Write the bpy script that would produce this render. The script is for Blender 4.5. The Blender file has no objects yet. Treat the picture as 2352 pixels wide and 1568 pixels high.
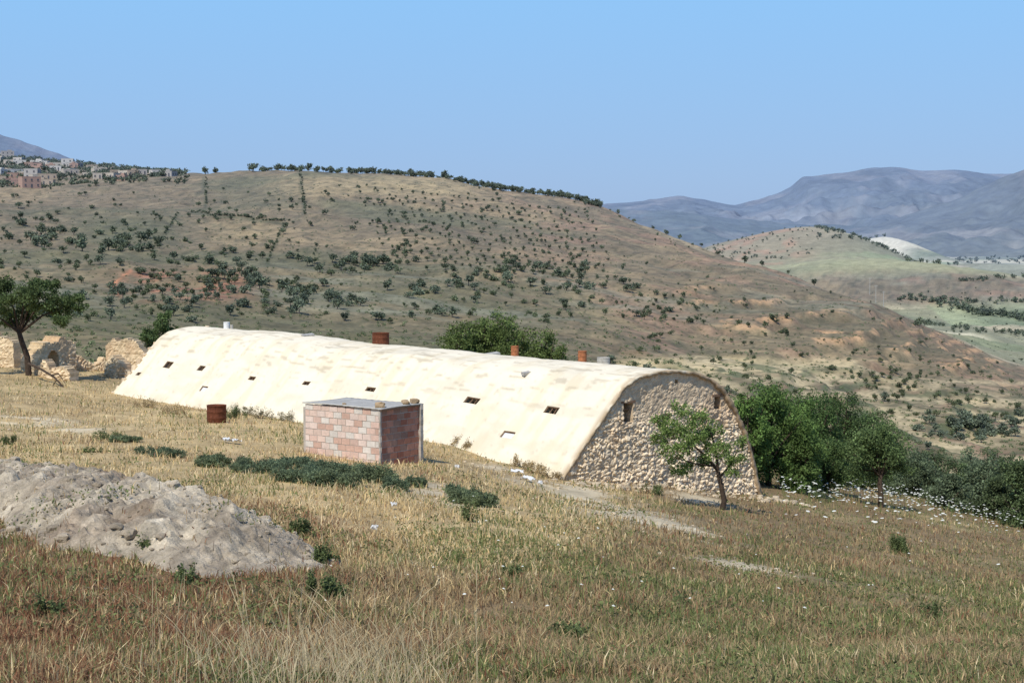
import bpy, math, random, bmesh
import numpy as np
from mathutils import Vector
rng=np.random.default_rng(7); random.seed(7)
scene=bpy.context.scene
F=3730.0; CX=1176.0; CY=784.0; TH=math.atan(249/3730.0); CT=math.cos(TH); ST=math.sin(TH)
def lin(r,g,b,k=1.0):
    f=lambda c:((c/255+0.055)/1.055)**2.4 if c>10 else c/255/12.92
    return np.array([f(r)*k,f(g)*k,f(b)*k])
# ------------------------------------------------------------ noise
def _h(ix,iy,s):
    h=(ix*374761393+iy*668265263+s*974634777)&0xffffffff
    h=((h^(h>>13))*1274126177)&0xffffffff
    return ((h^(h>>16))&0xffffff)/16777216.0
def vn(x,y,s=0):
    x=np.asarray(x,float);y=np.asarray(y,float)
    ix=np.floor(x).astype(np.int64);iy=np.floor(y).astype(np.int64)
    fx=x-ix;fy=y-iy;fx=fx*fx*(3-2*fx);fy=fy*fy*(3-2*fy)
    a=_h(ix,iy,s);b=_h(ix+1,iy,s);c=_h(ix,iy+1,s);d=_h(ix+1,iy+1,s)
    return (a+(b-a)*fx)*(1-fy)+(c+(d-c)*fx)*fy
def fbm(x,y,o=4,s=0):
    t=0;a=.5;n=0
    for i in range(o):
        t=t+a*vn(x*2**i+i*17.3,y*2**i-i*9.1,s+i);n+=a;a*=.5
    return t/n
def worley(x,y,s=0):
    x=np.asarray(x,float);y=np.asarray(y,float)
    ix=np.floor(x).astype(np.int64);iy=np.floor(y).astype(np.int64)
    f1=np.full(x.shape,9.);f2=np.full(x.shape,9.);idd=np.zeros(x.shape)
    for a in(-1,0,1):
        for b in(-1,0,1):
            cx=ix+a+_h(ix+a,iy+b,s);cy=iy+b+_h(ix+a,iy+b,s+5)
            d=np.hypot(cx-x,cy-y);k=_h(ix+a,iy+b,s+9)
            m=d<f1
            f2=np.where(m,f1,np.minimum(f2,d));idd=np.where(m,k,idd);f1=np.where(m,d,f1)
    return f1,f2,idd
def sm(x,a,b):
    t=np.clip((x-a)/(b-a),0,1);return t*t*(3-2*t)
# ------------------------------------------------------------ terrain
cols=[-900,-500,0,300,700,1000,1300,1400,1550,1760,2000,2352,2900,3400]
T={
12:[1560,1560,1565,1568,1568,1568,1568,1568,1570,1570,1572,1575,1600,1610],
20:[1280,1290,1300,1310,1325,1345,1370,1380,1395,1420,1445,1475,1520,1540],
30:[1100,1110,1120,1130,1150,1180,1215,1228,1250,1285,1325,1370,1440,1470],
41:[1000,1010,1020,1030,1050,1080,1130,1143,1165,1200,1245,1300,1380,1410],
50:[930,940,955,970,990,1015,1070,1085,1110,1143,1190,1250,1340,1370],
66:[850,865,890,910,940,965,1010,1025,1050,1085,1135,1190,1300,1340],
80:[790,800,835,850,875,905,950,965,1000,1060,1118,1185,1330,1370],
100:[790,800,828,850,870,890,930,945,985,1060,1140,1210,1400,1440],
140:[780,790,812,832,850,880,905,920,945,1010,1085,1150,1300,1340],
200:[740,750,768,780,800,825,845,850,865,925,1010,1070,1150,1200],
280:[690,700,715,725,750,775,805,818,835,870,920,970,1040,1080],
380:[635,645,655,660,680,700,735,748,770,800,840,895,960,1000],
480:[580,590,598,600,615,630,660,670,690,715,745,875,930,960],
550:[555,560,565,567,575,590,620,630,645,665,682,862,900,910],
650:[510,515,518,518,518,527,565,575,590,612,720,822,822,822],
800:[425,440,460,447,430,438,490,503,533,640,768,768,768,768],
880:[400,415,437,420,392,408,455,478,560,690,747,747,747,747],
1000:[370,385,412,402,398,420,468,510,600,712,721,721,721,721],
1300:[320,335,368,388,420,470,540,590,650,678,678,678,678,678],
1500:[300,315,356,384,440,500,580,640,659,659,659,659,659,659],
2000:[310,320,362,395,480,560,610,628,628,628,628,628,628,628],
3000:[420,420,440,470,540,590,597,597,597,597,597,597,597,597],
6000:[566]*14,14000:[549]*14}
rowsD=np.array(sorted(T)); tab=np.array([T[k] for k in rowsD],float)
gp=np.arange(-900,3401,20.); gl=np.arange(math.log(12),math.log(14000),.015)
t1=np.array([np.interp(gp,cols,r) for r in tab])
G=np.array([np.interp(gl,np.log(rowsD),t1[:,j]) for j in range(len(gp))]).T
def blur(A,n,ax):
    k=np.hanning(n+2)[1:-1];k/=k.sum()
    P=np.pad(A,[(n//2,n//2) if ax==0 else (0,0),(n//2,n//2) if ax==1 else (0,0)],mode='reflect',reflect_type='odd')
    return np.apply_along_axis(lambda v:np.convolve(v,k,'valid'),ax,P)
G=blur(blur(G,9,0),9,1)
def slope(py):
    v=-(py-CY)/F; return (-ST+v*CT)/(CT+v*ST)
GS=slope(G)
def gauss_h(px,d,A,sx,sy,x,y):
    cx=(px-CX)/F*d; return A*np.exp(-((x-cx)/sx)**2/2-((y-d)/sy)**2/2)
HILLS=[(1600,1450,15,70,150),(1740,1450,24,60,160),(1890,1500,33,50,150),(2010,1480,10,40,150),(2080,1100,17,95,100),(2300,1080,7,90,90),(2030,2600,44,44,200),(2250,1900,14,120,120),(1900,1120,8,60,80)]
def H(x,y):
    x=np.asarray(x,float);y=np.asarray(y,float)
    d=np.clip(y,12.001,13900)
    px=np.clip(CX+F*x/d,-899,3399); l=np.log(d)
    i=(px+900)/20; j=(l-gl[0])/.015
    j=np.clip(j,0,len(gl)-1.001); i=np.clip(i,0,len(gp)-1.001)
    i0=i.astype(int);j0=j.astype(int);fi=i-i0;fj=j-j0
    s=(GS[j0,i0]*(1-fi)+GS[j0,i0+1]*fi)*(1-fj)+(GS[j0+1,i0]*(1-fi)+GS[j0+1,i0+1]*fi)*fj
    z=s*d
    t=np.clip(y/12,-2.5,1); z=np.where(y<12,-1.7+(z+1.7)*t,z)
    for h in HILLS: z=z+gauss_h(*h,x,y)
    z=z+(fbm(x*.45,y*.45,4,3)-.5)*.26*sm(y,3,14)
    z=z+(fbm(x*.02,y*.02,4,11)-.5)*sm(y,120,400)*7*(1-.6*sm(y,900,1500))
    z=z+(fbm(x*.09,y*.06,3,12)-.5)*sm(y,100,220)*2.8*(1-sm(y,900,1500))
    k=sm(y,110,150)*(1-sm(y,300,360))*sm(px,1350,1600)
    q=np.floor(z/2.2)*2.2+2.2*sm(z/2.2-np.floor(z/2.2),.55,1.0)
    z=z+(q-z)*k*.8
    k=sm(y,340,380)*(1-sm(y,520,580))*sm(px,1520,1650)*(1-sm(px,2250,2400))
    zz=z+(fbm(x*.05,y*.05,3,14)-.5)*3
    q=np.floor(zz/3.4)*3.4+3.4*sm(zz/3.4-np.floor(zz/3.4),.6,1.0)
    z=z+(q-zz)*k*.85
    return z
def Hs(x,y): return float(H(np.array([x]),np.array([y]))[0])
def W(px,py,d):
    v=-(py-CY)/F; dy=CT+v*ST; return np.array([(px-CX)/F/dy*d,d,(-ST+v*CT)/dy*d])
DS=np.geomspace(10,2200,700)
def hit(px,py,dmin=10,dmax=2200):
    v=-(py-CY)/F; dy=CT+v*ST; u=(px-CX)/F/dy; sl=(-ST+v*CT)/dy
    D=DS[(DS>=dmin)&(DS<=dmax)]
    z=H(u*D,D); k=np.nonzero(z>=sl*D)[0]
    if len(k)==0: return None
    d=D[k[0]]; return (u*d,d,Hs(u*d,d))
def hitv(px,py,dmin,dmax,n=170):
    v=-(py-CY)/F; dy=CT+v*ST; u=(px-CX)/F/dy; sl=(-ST+v*CT)/dy
    D=np.geomspace(dmin,dmax,n);z=H(u[:,None]*D,np.broadcast_to(D,(len(px),n)))
    ok=z>=sl[:,None]*D;k=ok.argmax(1);g=ok.any(1)&(k>0);d=D[k][g]*(1+rng.uniform(-.012,.012,g.sum()));x=u[g]*d
    return x,d,H(x,d)
def at(px,d):
    x=(px-CX)/F*d; return np.array([x,d,Hs(x,d)])
# ------------------------------------------------------------ helpers
COL=scene.collection
def mesh(name,V,Fc,colr=None,mats=(),smooth=False,midx=None):
    V=np.asarray(V,float);me=bpy.data.meshes.new(name)
    if isinstance(Fc,np.ndarray):
        k=Fc.shape[1];me.vertices.add(len(V));me.vertices.foreach_set('co',V.ravel().astype(np.float32))
        me.loops.add(Fc.size);me.loops.foreach_set('vertex_index',Fc.ravel().astype(np.int32))
        me.polygons.add(len(Fc));me.polygons.foreach_set('loop_start',(np.arange(len(Fc))*k).astype(np.int32))
        me.update(calc_edges=True)
    else:
        me.from_pydata([tuple(v) for v in V],[],[tuple(int(i) for i in f) for f in Fc]);me.update()
    if colr is not None:
        a=me.color_attributes.new('Col','FLOAT_COLOR','POINT')
        c=np.ones((len(V),4),np.float32);c[:,:3]=np.asarray(colr);a.data.foreach_set('color',c.ravel())
    for m in mats: me.materials.append(m)
    me.polygons.foreach_set('use_smooth',np.full(len(me.polygons),smooth))
    if midx is not None: me.polygons.foreach_set('material_index',np.asarray(midx,np.int32))
    me.update();return me
def add(name,me,parent=None,loc=None,**kw):
    o=bpy.data.objects.new(name,me);COL.objects.link(o)
    if loc is not None:o.location=[float(v) for v in loc]
    if parent is not None:o.parent=parent
    for k,v in kw.items():o[k]=v
    return o
def material(name,col=None,ns=3.,na=.3,bs=10.,bst=.4,bd=.05,rough=.95,trans=0.,metal=0.,ns2=None,rand=0.,gain=1.):
    m=bpy.data.materials.new(name);m.use_nodes=True;nt=m.node_tree;N=nt.nodes;L=nt.links
    b=N['Principled BSDF'];b.inputs['Roughness'].default_value=rough;b.inputs['Metallic'].default_value=metal
    b.inputs['Specular IOR Level'].default_value=.12
    tc=N.new('ShaderNodeTexCoord');co=tc.outputs['Object']
    if col is None:
        a=N.new('ShaderNodeAttribute');a.attribute_name='Col';c=a.outputs['Color']
    else:
        a=N.new('ShaderNodeRGB');a.outputs[0].default_value=(*col,1);c=a.outputs[0]
    def mul(c,val):
        x=N.new('ShaderNodeVectorMath');x.operation='SCALE';L.new(c,x.inputs[0]);L.new(val,x.inputs['Scale']);return x.outputs[0]
    for s,am in((ns,na),(ns2,na*.8)):
        if s is None or am==0:continue
        n=N.new('ShaderNodeTexNoise');n.inputs['Scale'].default_value=s;n.inputs['Detail'].default_value=6;n.inputs['Roughness'].default_value=.65;L.new(co,n.inputs['Vector'])
        r=N.new('ShaderNodeMapRange');r.inputs['From Min'].default_value=.3;r.inputs['From Max'].default_value=.7;r.inputs['To Min'].default_value=(1-am)*gain;r.inputs['To Max'].default_value=(1+am)*gain
        L.new(n.outputs[0],r.inputs['Value']);c=mul(c,r.outputs[0]);gain=1.
    if rand:
        oi=N.new('ShaderNodeObjectInfo');r=N.new('ShaderNodeMapRange');r.inputs['To Min'].default_value=1-rand;r.inputs['To Max'].default_value=1+rand
        L.new(oi.outputs['Random'],r.inputs['Value']);c=mul(c,r.outputs[0])
    L.new(c,b.inputs['Base Color'])
    if bst>0:
        n=N.new('ShaderNodeTexNoise');n.inputs['Scale'].default_value=bs;n.inputs['Detail'].default_value=8;n.inputs['Roughness'].default_value=.7;L.new(co,n.inputs['Vector'])
        bp=N.new('ShaderNodeBump');bp.inputs['Strength'].default_value=bst;bp.inputs['Distance'].default_value=bd
        L.new(n.outputs[0],bp.inputs['Height']);L.new(bp.outputs[0],b.inputs['Normal'])
    if trans:
        t=N.new('ShaderNodeBsdfTranslucent');L.new(c,t.inputs[0]);mx=N.new('ShaderNodeMixShader');mx.inputs[0].default_value=trans
        L.new(b.outputs[0],mx.inputs[1]);L.new(t.outputs[0],mx.inputs[2]);L.new(mx.outputs[0],N['Material Output'].inputs[0])
    return m
M_ground=material('ground_soil',ns=1.3,na=.25,bs=6,bst=.5,bd=.12,ns2=.13,gain=.88)
M_far=material('mountain_rock',ns=.004,na=.12,bs=.03,bst=.35,bd=12,ns2=.03,gain=1.0)
M_grass=material('dry_grass_blades',ns=.8,na=.12,bst=0,trans=.3,gain=1.1)
M_leaf=material('leaves',ns=1.2,na=.15,bst=0,trans=.3,rough=.7,gain=1.12)
M_leaf_far=material('far_leaves',ns=.5,na=.2,bst=0,trans=.15,rough=.9,rand=.25,gain=1.1)
M_bark=material('bark',col=lin(78,66,55),ns=8,na=.35,bs=25,bst=.6,bd=.03)
M_vault=material('cream_limewash',ns=1.1,na=.04,bs=11,bst=.35,bd=.03,ns2=18,gain=.95)
M_stone=material('rubble_stone',ns=6,na=.22,bs=20,bst=.7,bd=.04,ns2=34,gain=1.2)
M_dark=material('dark_interior',col=(.03,.025,.02),ns=4,na=.2,bst=0)  # near-black colour paints the shade inside openings
M_wood=material('weathered_wood',col=lin(130,104,82),ns=20,na=.3,bs=30,bst=.4,bd=.01)
M_rust=material('rusty_metal',col=lin(104,62,44),ns=5,na=.4,bs=12,bst=.3,bd=.01,rough=.8,ns2=18,metal=.1)
M_orange=material('rusty_orange_pipe',col=lin(155,100,68),ns=9,na=.35,bs=12,bst=.4,bd=.02,ns2=25)
M_white=material('white_paint',col=lin(215,215,212),ns=9,na=.15,bst=.2,bd=.01)
M_pole=material('pole_concrete',col=lin(175,175,170),ns=3,na=.1,bst=0)
M_grey=material('grey_sheet',col=lin(172,168,158),ns=3,na=.2,bs=10,bst=.3,bd=.02,ns2=14)
M_brick=material('hollow_brick',ns=14,na=.12,bs=40,bst=.4,bd=.01,ns2=2.5)
M_mortar=material('mortar',col=lin(178,168,154),ns=8,na=.2,bs=25,bst=.6,bd=.02)
M_mound=material('rubble_earth',ns=5,na=.28,bs=14,bst=.9,bd=.08,ns2=30,gain=.98)
M_house=material('house_plaster',ns=.4,na=.12,bst=0)
M_win=material('window_dark',col=(.11,.115,.13),ns=1,na=.2,bst=0)
def box(cx,cy,cz,sx,sy,sz):
    V=[(cx+a*sx/2,cy+b*sy/2,cz+c*sz/2) for a in(-1,1) for b in(-1,1) for c in(-1,1)]
    return V,[(0,1,3,2),(4,6,7,5),(0,4,5,1),(2,3,7,6),(0,2,6,4),(1,5,7,3)]
def join(parts):
    V=[];Fc=[]
    for v,f in parts:
        n=len(V);V+=[tuple(p) for p in v];Fc+=[tuple(i+n for i in q) for q in f]
    return V,Fc
def beam(p,q,w,h=None,up=(0,0,1)):
    p=Vector(p);q=Vector(q);d=(q-p).normalized();u=Vector(up)
    s=d.cross(u).normalized();u=s.cross(d).normalized();h=h or w
    V=[tuple(e+s*(a*w/2)+u*(b*h/2)) for e in(p,q) for a,b in((-1,-1),(1,-1),(1,1),(-1,1))]
    return V,[(0,1,2,3),(7,6,5,4),(0,4,5,1),(1,5,6,2),(2,6,7,3),(3,7,4,0)]
def tube(pts,r0,r1,n=7):
    pts=[Vector([float(c) for c in p]) for p in pts];V=[];Fc=[]
    m=len(pts)
    for i,p in enumerate(pts):
        d=(pts[min(i+1,m-1)]-pts[max(i-1,0)]).normalized()
        s=d.cross(Vector((.3,.9,.1))).normalized();u=s.cross(d)
        r=r0+(r1-r0)*i/(m-1)
        for k in range(n):
            a=2*math.pi*k/n;V.append(tuple(p+(s*math.cos(a)+u*math.sin(a))*r*(1+.12*math.sin(3*a+i))))
    for i in range(m-1):
        for k in range(n):
            Fc.append((i*n+k,i*n+(k+1)%n,(i+1)*n+(k+1)%n,(i+1)*n+k))
    Fc.append(tuple(range((m-1)*n,m*n)));return V,Fc
def lathe(prof,n=24):
    V=[];Fc=[]
    for r,z in prof:
        for k in range(n):
            a=2*math.pi*k/n;V.append((r*math.cos(a),r*math.sin(a),z))
    for i in range(len(prof)-1):
        for k in range(n):Fc.append((i*n+k,i*n+(k+1)%n,(i+1)*n+(k+1)%n,(i+1)*n+k))
    return V,Fc
# ------------------------------------------------------------ ground colour
def pxd(x,y): return CX+F*x/np.maximum(y,8.)
HAZE_TINT=lin(138,156,186)  # aerial haze tint, mixed into base colours by distance
BARE=[]
for px,py,r in((1010,1140,.7),(1060,1160,.6),(1310,1125,1.1),(1350,1145,1.2),(1400,1165,1.3),(1460,1185,1.3),(1510,1200,1.1),(1560,1215,.9),(1620,1240,.7),(1690,1300,.7),(1000,1118,.5),(1600,1150,.9),(60,965,1.2),(1215,1105,.8),(1140,1075,.6),(180,985,.8)):
    h=hit(px,py,14,80);BARE.append((h[0],h[1],r))
MAT=[(520,1062,130,30),(610,1078,150,38),(700,1098,160,44),(770,1112,110,44),(740,1080,120,36),(660,1065,120,30),(860,1100,110,52),(905,1118,70,36),(955,1112,55,30),(1085,1150,115,48),(1050,1128,50,26),(365,1040,100,30),(285,1008,70,22),(800,1090,90,40)]
MATW=[]
for px,py,w,h_ in MAT:
    h=hit(px,py,12,100);MATW.append((h[0],h[1],w*h[1]/F/2))
def bare(x,y):
    b=0
    for cx,cy,r in BARE:
        b=np.maximum(b,np.exp(-(((x-cx)/(r))**2+((y-cy)/(r*1.3))**2)))
    return b*sm(fbm(x*1.1,y*1.1,3,77),.3,.5)
def onmat(x,y):
    b=np.zeros(np.shape(x))
    for cx,cy,r in MATW:b=np.maximum(b,1-(((x-cx)/r)**2+((y-cy)/(r*.9))**2))
    return b>0
def near_w(x,y):
    px=pxd(x,y);n=fbm(x*.35,y*.35,4,21);n2=fbm(x*.9,y*.9,3,22)
    gold=sm(y,24,34)*(1-sm(px,1250,1650))+.9*np.exp(-((px-950)/320)**2-((y-27)/7)**2)
    gold=np.clip(gold*.95+(n-.5)*1.5+.05,0,1)
    red=np.clip((1-sm(px,350,850))*(1-sm(y,19,26))*.9+.7*np.exp(-((px-720)/160)**2-((y-29)/4)**2)+(n2-.5)*1.1+.05*(1-sm(px,1000,1800)),0,1)
    green=np.clip(.3+.34*sm(px,800,1700)*(1-sm(y,25,50))+(n-.5)*1.6+(n2-.5)*1.,0,1)
    return gold,red,green
c_gold=lin(200,174,126);c_red=lin(130,94,70);c_brown=lin(144,122,90);c_green=lin(108,112,70);c_bare=lin(220,202,166)
def seg(px,py,a,b,w):
    ax,ay=a;bx,by=b;t=np.clip(((px-ax)*(bx-ax)+(py-ay)*(by-ay))/((bx-ax)**2+(by-ay)**2),0,1)
    return np.exp(-(np.hypot(px-ax-(bx-ax)*t,(py-ay-(by-ay)*t))/w)**2)
def ground_col(x,y,z):
    px=pxd(x,y);d=y
    slp=z/np.maximum(d,8);py=535-slp*F
    g,r,gr=near_w(x,y)
    c=np.ones(x.shape+(3,))*c_brown
    mix=lambda c,k,m:c+(k-c)*m[...,None]
    c=mix(c,c_green,gr*.6);c=mix(c,c_red,r*.8);c=mix(c,c_gold,g*.85);c=mix(c,c_bare,np.clip(bare(x,y)*1.3,0,1))
    c=c*(.75+.5*fbm(x*2.2,y*2.2,3,24))[...,None]
    n=fbm(x*.012,y*.012,5,31);n2=fbm(x*.06,y*.05,4,32);n3=fbm(x*.3,y*.2,3,33)
    h=np.ones(x.shape+(3,))*lin(134,118,88)
    h=mix(h,lin(164,142,104),sm(n+.35*(n2-.5),.44,.62)*.75)
    h=mix(h,lin(110,108,76),sm(fbm(x*.008+9,y*.014,4,35),.46,.62)*(.75-.55*sm(px,1050,1450)))
    h=mix(h,lin(160,128,100),sm(n2,.48,.7)*sm(px,950,1400)*.7)
    h=mix(h,lin(116,110,80),sm(py,560,640)*(1-sm(px,1150,1500))*.45)
    h=mix(h,lin(146,146,120),sm(fbm(x*.02,y*.05,4,36),.56,.68)*sm(py,590,640)*(1-sm(py,720,760))*.45)
    rd=np.exp(-((px-420)/150)**4-((py-655)/34)**4);h=mix(h,lin(168,116,88),np.clip(rd*sm(n2+.25*n3,.48,.64)*.9+rd*.12,0,1))
    fld=np.exp(-((px-560)/90)**4-((py-535)/26)**4);h=mix(h,lin(162,142,102),fld*.75)
    fld=np.exp(-((px-290)/130)**4-((py-530)/38)**4);h=mix(h,lin(104,106,72),fld*.7)
    fld=np.exp(-((px-590)/110)**4-((py-445)/34)**4);h=mix(h,lin(116,112,80),fld*.5)
    top=np.exp(-((px-900)/240)**4-((py-428)/22)**4);h=mix(h,lin(176,156,112),top*.75)
    # eroded ochre ledges
    cl=np.exp(-((py-(722+(px-1750)*.19))/46)**4)*sm(px,1520,1640)*(1-sm(px,2250,2380))
    lz=z+(fbm(x*.05,y*.05,3,14)-.5)*3;lf=lz/3.4-np.floor(lz/3.4)
    h=mix(h,lin(206,164,118),cl*sm(lf,.5,.7)*sm(n2*.5+n3*.5,.4,.52)*.95);h=mix(h,lin(120,108,76),cl*(1-sm(lf,.3,.5))*.5)
    gf=np.exp(-((py-842)/20)**4)*sm(px,1380,1450)*(1-sm(px,1950,2020));h=mix(h,lin(208,186,138),gf*.95)
    k=sm(d,110,150)*(1-sm(d,320,380))*sm(px,1450,1650)
    fr=z/2.2-np.floor(z/2.2);h=mix(h,lin(206,186,142),k*sm(fr,.02,.1)*(1-sm(fr,.4,.55))*.85);h=mix(h,lin(98,108,72),k*sm(fr,.55,.75)*.75)
    for a,b,w,cc,m in(((690,392),(702,500),3.5,lin(82,88,56),.7),((472,410),(474,475),3.5,lin(82,88,56),.7),((440,488),(655,514),3,lin(84,88,58),.8),((655,514),(610,612),3,lin(84,88,58),.7),((412,490),(345,592),3,lin(84,88,58),.7),((0,470),(410,492),2.5,lin(96,96,66),.5),((300,622),(262,650),4,lin(196,132,92),.9),((262,650),(275,680),4,lin(196,132,92),.9),((640,700),(820,720),3,lin(176,160,124),.6),((1480,520),(1640,585),5,lin(190,168,128),.7),((660,712),(1000,716),3,lin(150,148,118),.5),((1720,868),(2352,880),5,lin(205,184,140),.7),((1780,905),(2352,925),5,lin(205,184,140),.75),((1850,935),(2250,950),4,lin(196,178,132),.7),((2000,985),(2100,965),4,lin(200,180,136),.7),((1650,800),(2100,835),3,lin(186,160,118),.6)):
        h=mix(h,cc,seg(px,py,a,b,w)*m)
    sp=fbm(x*.55,y*.28,3,37);h=mix(h,lin(84,84,58),sm(sp,.55,.67)*.55)
    h=h*(.66+.68*n3)[...,None]
    c=mix(c,h,sm(d,85,130))
    a=.5;X=x*math.cos(a)+y*math.sin(a);Y=-x*math.sin(a)+y*math.cos(a)
    _,_,i1=worley(X/170+.3*vn(X/90,Y/90),Y/80,41)
    pal=np.array([lin(168,166,122),lin(204,194,156),lin(142,150,106),lin(210,200,164),lin(156,162,118),lin(140,136,102),lin(188,174,138)])
    p=pal[(i1*6.99).astype(int)]
    p=mix(p,lin(96,108,74),sm(fbm(x*.012,y*.006,4,42),.58,.64)*.6)
    k15=np.exp(-((px-1770)/200)**4)*np.exp(-((d-1430)/260)**4);p=mix(p,lin(144,132,98),k15*.85)
    k15b=k15*sm(n2,.5,.65)*(1-sm(px,1800,1900));p=mix(p,lin(176,138,104),k15b*.7)
    k11=np.exp(-((px-2090)/260)**4)*np.exp(-((d-1120)/190)**4);p=mix(p,lin(172,168,120),k11*.7)
    kc=np.exp(-((px-2030)/62)**4)*np.exp(-((d-2540)/260)**4);p=mix(p,lin(222,212,180),kc)
    p=p*(.82+.36*n3)[...,None]*1.1
    pl=np.clip(1-sm(z,-46,-38),0,1)*sm(d,560,640)
    pl=np.maximum(pl,sm(d,1020,1080)*sm(px,1450,1600))
    c=mix(c,p,pl)
    vil=sm(d,850,950)*(1-sm(px,300,600));c=mix(c,lin(158,140,108),vil*.6*n)
    haze_mix=1-np.exp(-np.maximum(d-100,0)/7800.);c=mix(c,HAZE_TINT*1.15,haze_mix)  # distance haze painted into the ground colour
    return c
# ------------------------------------------------------------ ground mesh
us=np.linspace(-.56,.56,580)
ds=np.concatenate([np.linspace(-24,9,20),np.arange(9.3,60,.26),np.geomspace(60.3,300,190),np.arange(302,950,2.6),np.geomspace(954,2700,120),np.geomspace(2750,13500,50)])
D,U=np.meshgrid(ds,us,indexing='ij');X=U*(D+30);Z=H(X,D)
nr,nc=D.shape
idx=np.arange(nr*nc).reshape(nr,nc)
Q=np.stack([idx[:-1,:-1],idx[:-1,1:],idx[1:,1:],idx[1:,:-1]],-1).reshape(-1,4)
gc=ground_col(X,D,Z)
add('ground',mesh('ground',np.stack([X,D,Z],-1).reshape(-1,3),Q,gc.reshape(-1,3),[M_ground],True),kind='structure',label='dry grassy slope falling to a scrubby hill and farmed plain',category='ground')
# ------------------------------------------------------------ mountains
def mountain(prof,d0,span,label,seed,colr,rough=1.,zb=-60):
    pxs=np.linspace(prof[0][0],prof[-1][0],420);pys=np.interp(pxs,[p[0] for p in prof],[p[1] for p in prof])
    pys=np.convolve(np.pad(pys,3,mode='edge'),np.ones(7)/7,'valid')+(fbm(pxs*.02,pxs*0+seed,4,seed)-.5)*8
    t=np.concatenate([np.linspace(0,1,170),np.linspace(1.02,1.5,20)])
    Tt,P=np.meshgrid(t,pxs,indexing='ij');top=slope(np.interp(P,pxs,pys))*d0
    d=d0-span+span*Tt;x=(P-CX)/F*d0+(P-CX)/F*(d-d0)*.6
    s=np.where(Tt<=1,np.clip(Tt,0,1)**1.35,1-(Tt-1)*1.5)
    rid=1-np.abs(2*fbm(x*.003,d*.002,5,seed+3)-1)*2
    w=np.sin(np.pi*np.clip(Tt,0,1))
    z=zb+(top-zb)*s+ (rid-.7)*75*rough*w+(fbm(x*.014,d*.014,4,seed+6)-.5)*40*rough*w
    n=fbm(x*.006,d*.004,5,seed+9);n3=fbm(x*.03,d*.02,4,seed+10);n4=vn(x*.09,d*.06,seed+12)
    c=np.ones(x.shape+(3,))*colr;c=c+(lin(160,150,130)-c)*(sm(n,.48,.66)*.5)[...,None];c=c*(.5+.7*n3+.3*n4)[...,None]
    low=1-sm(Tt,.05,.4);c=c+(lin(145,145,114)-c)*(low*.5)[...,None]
    haze_mix=1-np.exp(-d/6800.);c=c+(lin(122,140,168)-c)*np.clip(haze_mix,0,1)[...,None]  # aerial haze painted into the mountain colour, growing with distance
    r,cn=x.shape;id2=np.arange(r*cn).reshape(r,cn);q=np.stack([id2[:-1,:-1],id2[:-1,1:],id2[1:,1:],id2[1:,:-1]],-1).reshape(-1,4)
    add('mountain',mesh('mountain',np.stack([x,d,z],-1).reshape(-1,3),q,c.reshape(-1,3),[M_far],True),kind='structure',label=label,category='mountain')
mountain([(1250,480),(1390,468),(1480,459),(1560,450),(1620,460),(1680,472),(1730,462),(1780,447),(1822,424),(1834,408),(1900,400),(2000,386),(2060,384),(2110,392),(2170,390),(2230,394),(2290,400),(2352,396),(2500,380),(2700,370)],6600,2600,'hazy blue mountain ridge with a rocky shoulder',5,lin(94,98,82))
mountain([(1850,545),(2000,518),(2100,486),(2180,462),(2250,430),(2300,408),(2352,388),(2450,350),(2700,320)],4700,1500,'scrub-covered grey mountain slope above the plain',15,lin(98,100,82),.7)
mountain([(1300,500),(1400,480),(1500,482),(1600,492),(1700,505),(1850,515),(2000,520),(2300,530),(2700,530)],4900,1300,'low dark foothills edging the farmed plain',25,lin(92,98,76),.35)
mountain([(-700,250),(-300,270),(0,308),(60,326),(130,348),(200,380),(330,430)],6500,2000,'distant hazy blue mountain flank behind the village',35,lin(96,102,90),.4)
# ------------------------------------------------------------ vault barn
TB=math.radians(39.8);AX=np.array([-math.sin(TB),math.cos(TB),0]);SX=np.array([math.cos(TB),math.sin(TB),0]);A0=np.array([1.375,45.,0])
LEN=28.4
pr=np.array([(-1.1,-8.15),(-.55,-7.5),(0,-6.9),(.816,-6.05),(1.819,-5.02),(2.45,-4.40),(2.9,-4.17),(3.6,-4.06),(4.3,-4.03),(5.0,-4.09),(5.6,-4.20),(6.2,-4.42),(6.65,-4.75),(7.29,-5.55),(7.75,-6.35),(8.08,-7.08),(8.39,-8.17),(8.5,-9.4)])
al=np.concatenate([[0],np.cumsum(np.hypot(*np.diff(pr,axis=0).T))])
aa=np.arange(0,al[-1],.085);ps=np.interp(aa,al,pr[:,0]);pz=np.interp(aa,al,pr[:,1])
k=np.hanning(7)[1:-1];k/=k.sum()
ps=np.convolve(np.pad(ps,2,mode='reflect',reflect_type='odd'),k,'valid');pz=np.convolve(np.pad(pz,2,mode='reflect',reflect_type='odd'),k,'valid')
ll=np.arange(0,LEN+.01,.09)
LL,JJ=np.meshgrid(ll,np.arange(len(ps)),indexing='ij')
S=ps[JJ];Zv=pz[JJ]
tan=np.stack([np.gradient(ps),np.gradient(pz)],-1);tan/=np.linalg.norm(tan,axis=1)[:,None]
ins=ps+tan[:,1]*.06;inz=pz-tan[:,0]*.06
def profz(s): return np.interp(s,ins,inz)
nS=-tan[:,1][JJ];nZ=tan[:,0][JJ]
arc=aa[JJ]
off=(fbm(LL*.3,arc*.3,3,51)-.5)*.20+(fbm(LL*1.4,arc*1.2,4,52)-.5)*.04+(fbm(LL*5,arc*5,3,53)-.5)*.025
off*=(.08+.92*sm(LL,.1,1.5))
crest=sm(Zv,-5.5,-4.2)
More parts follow.
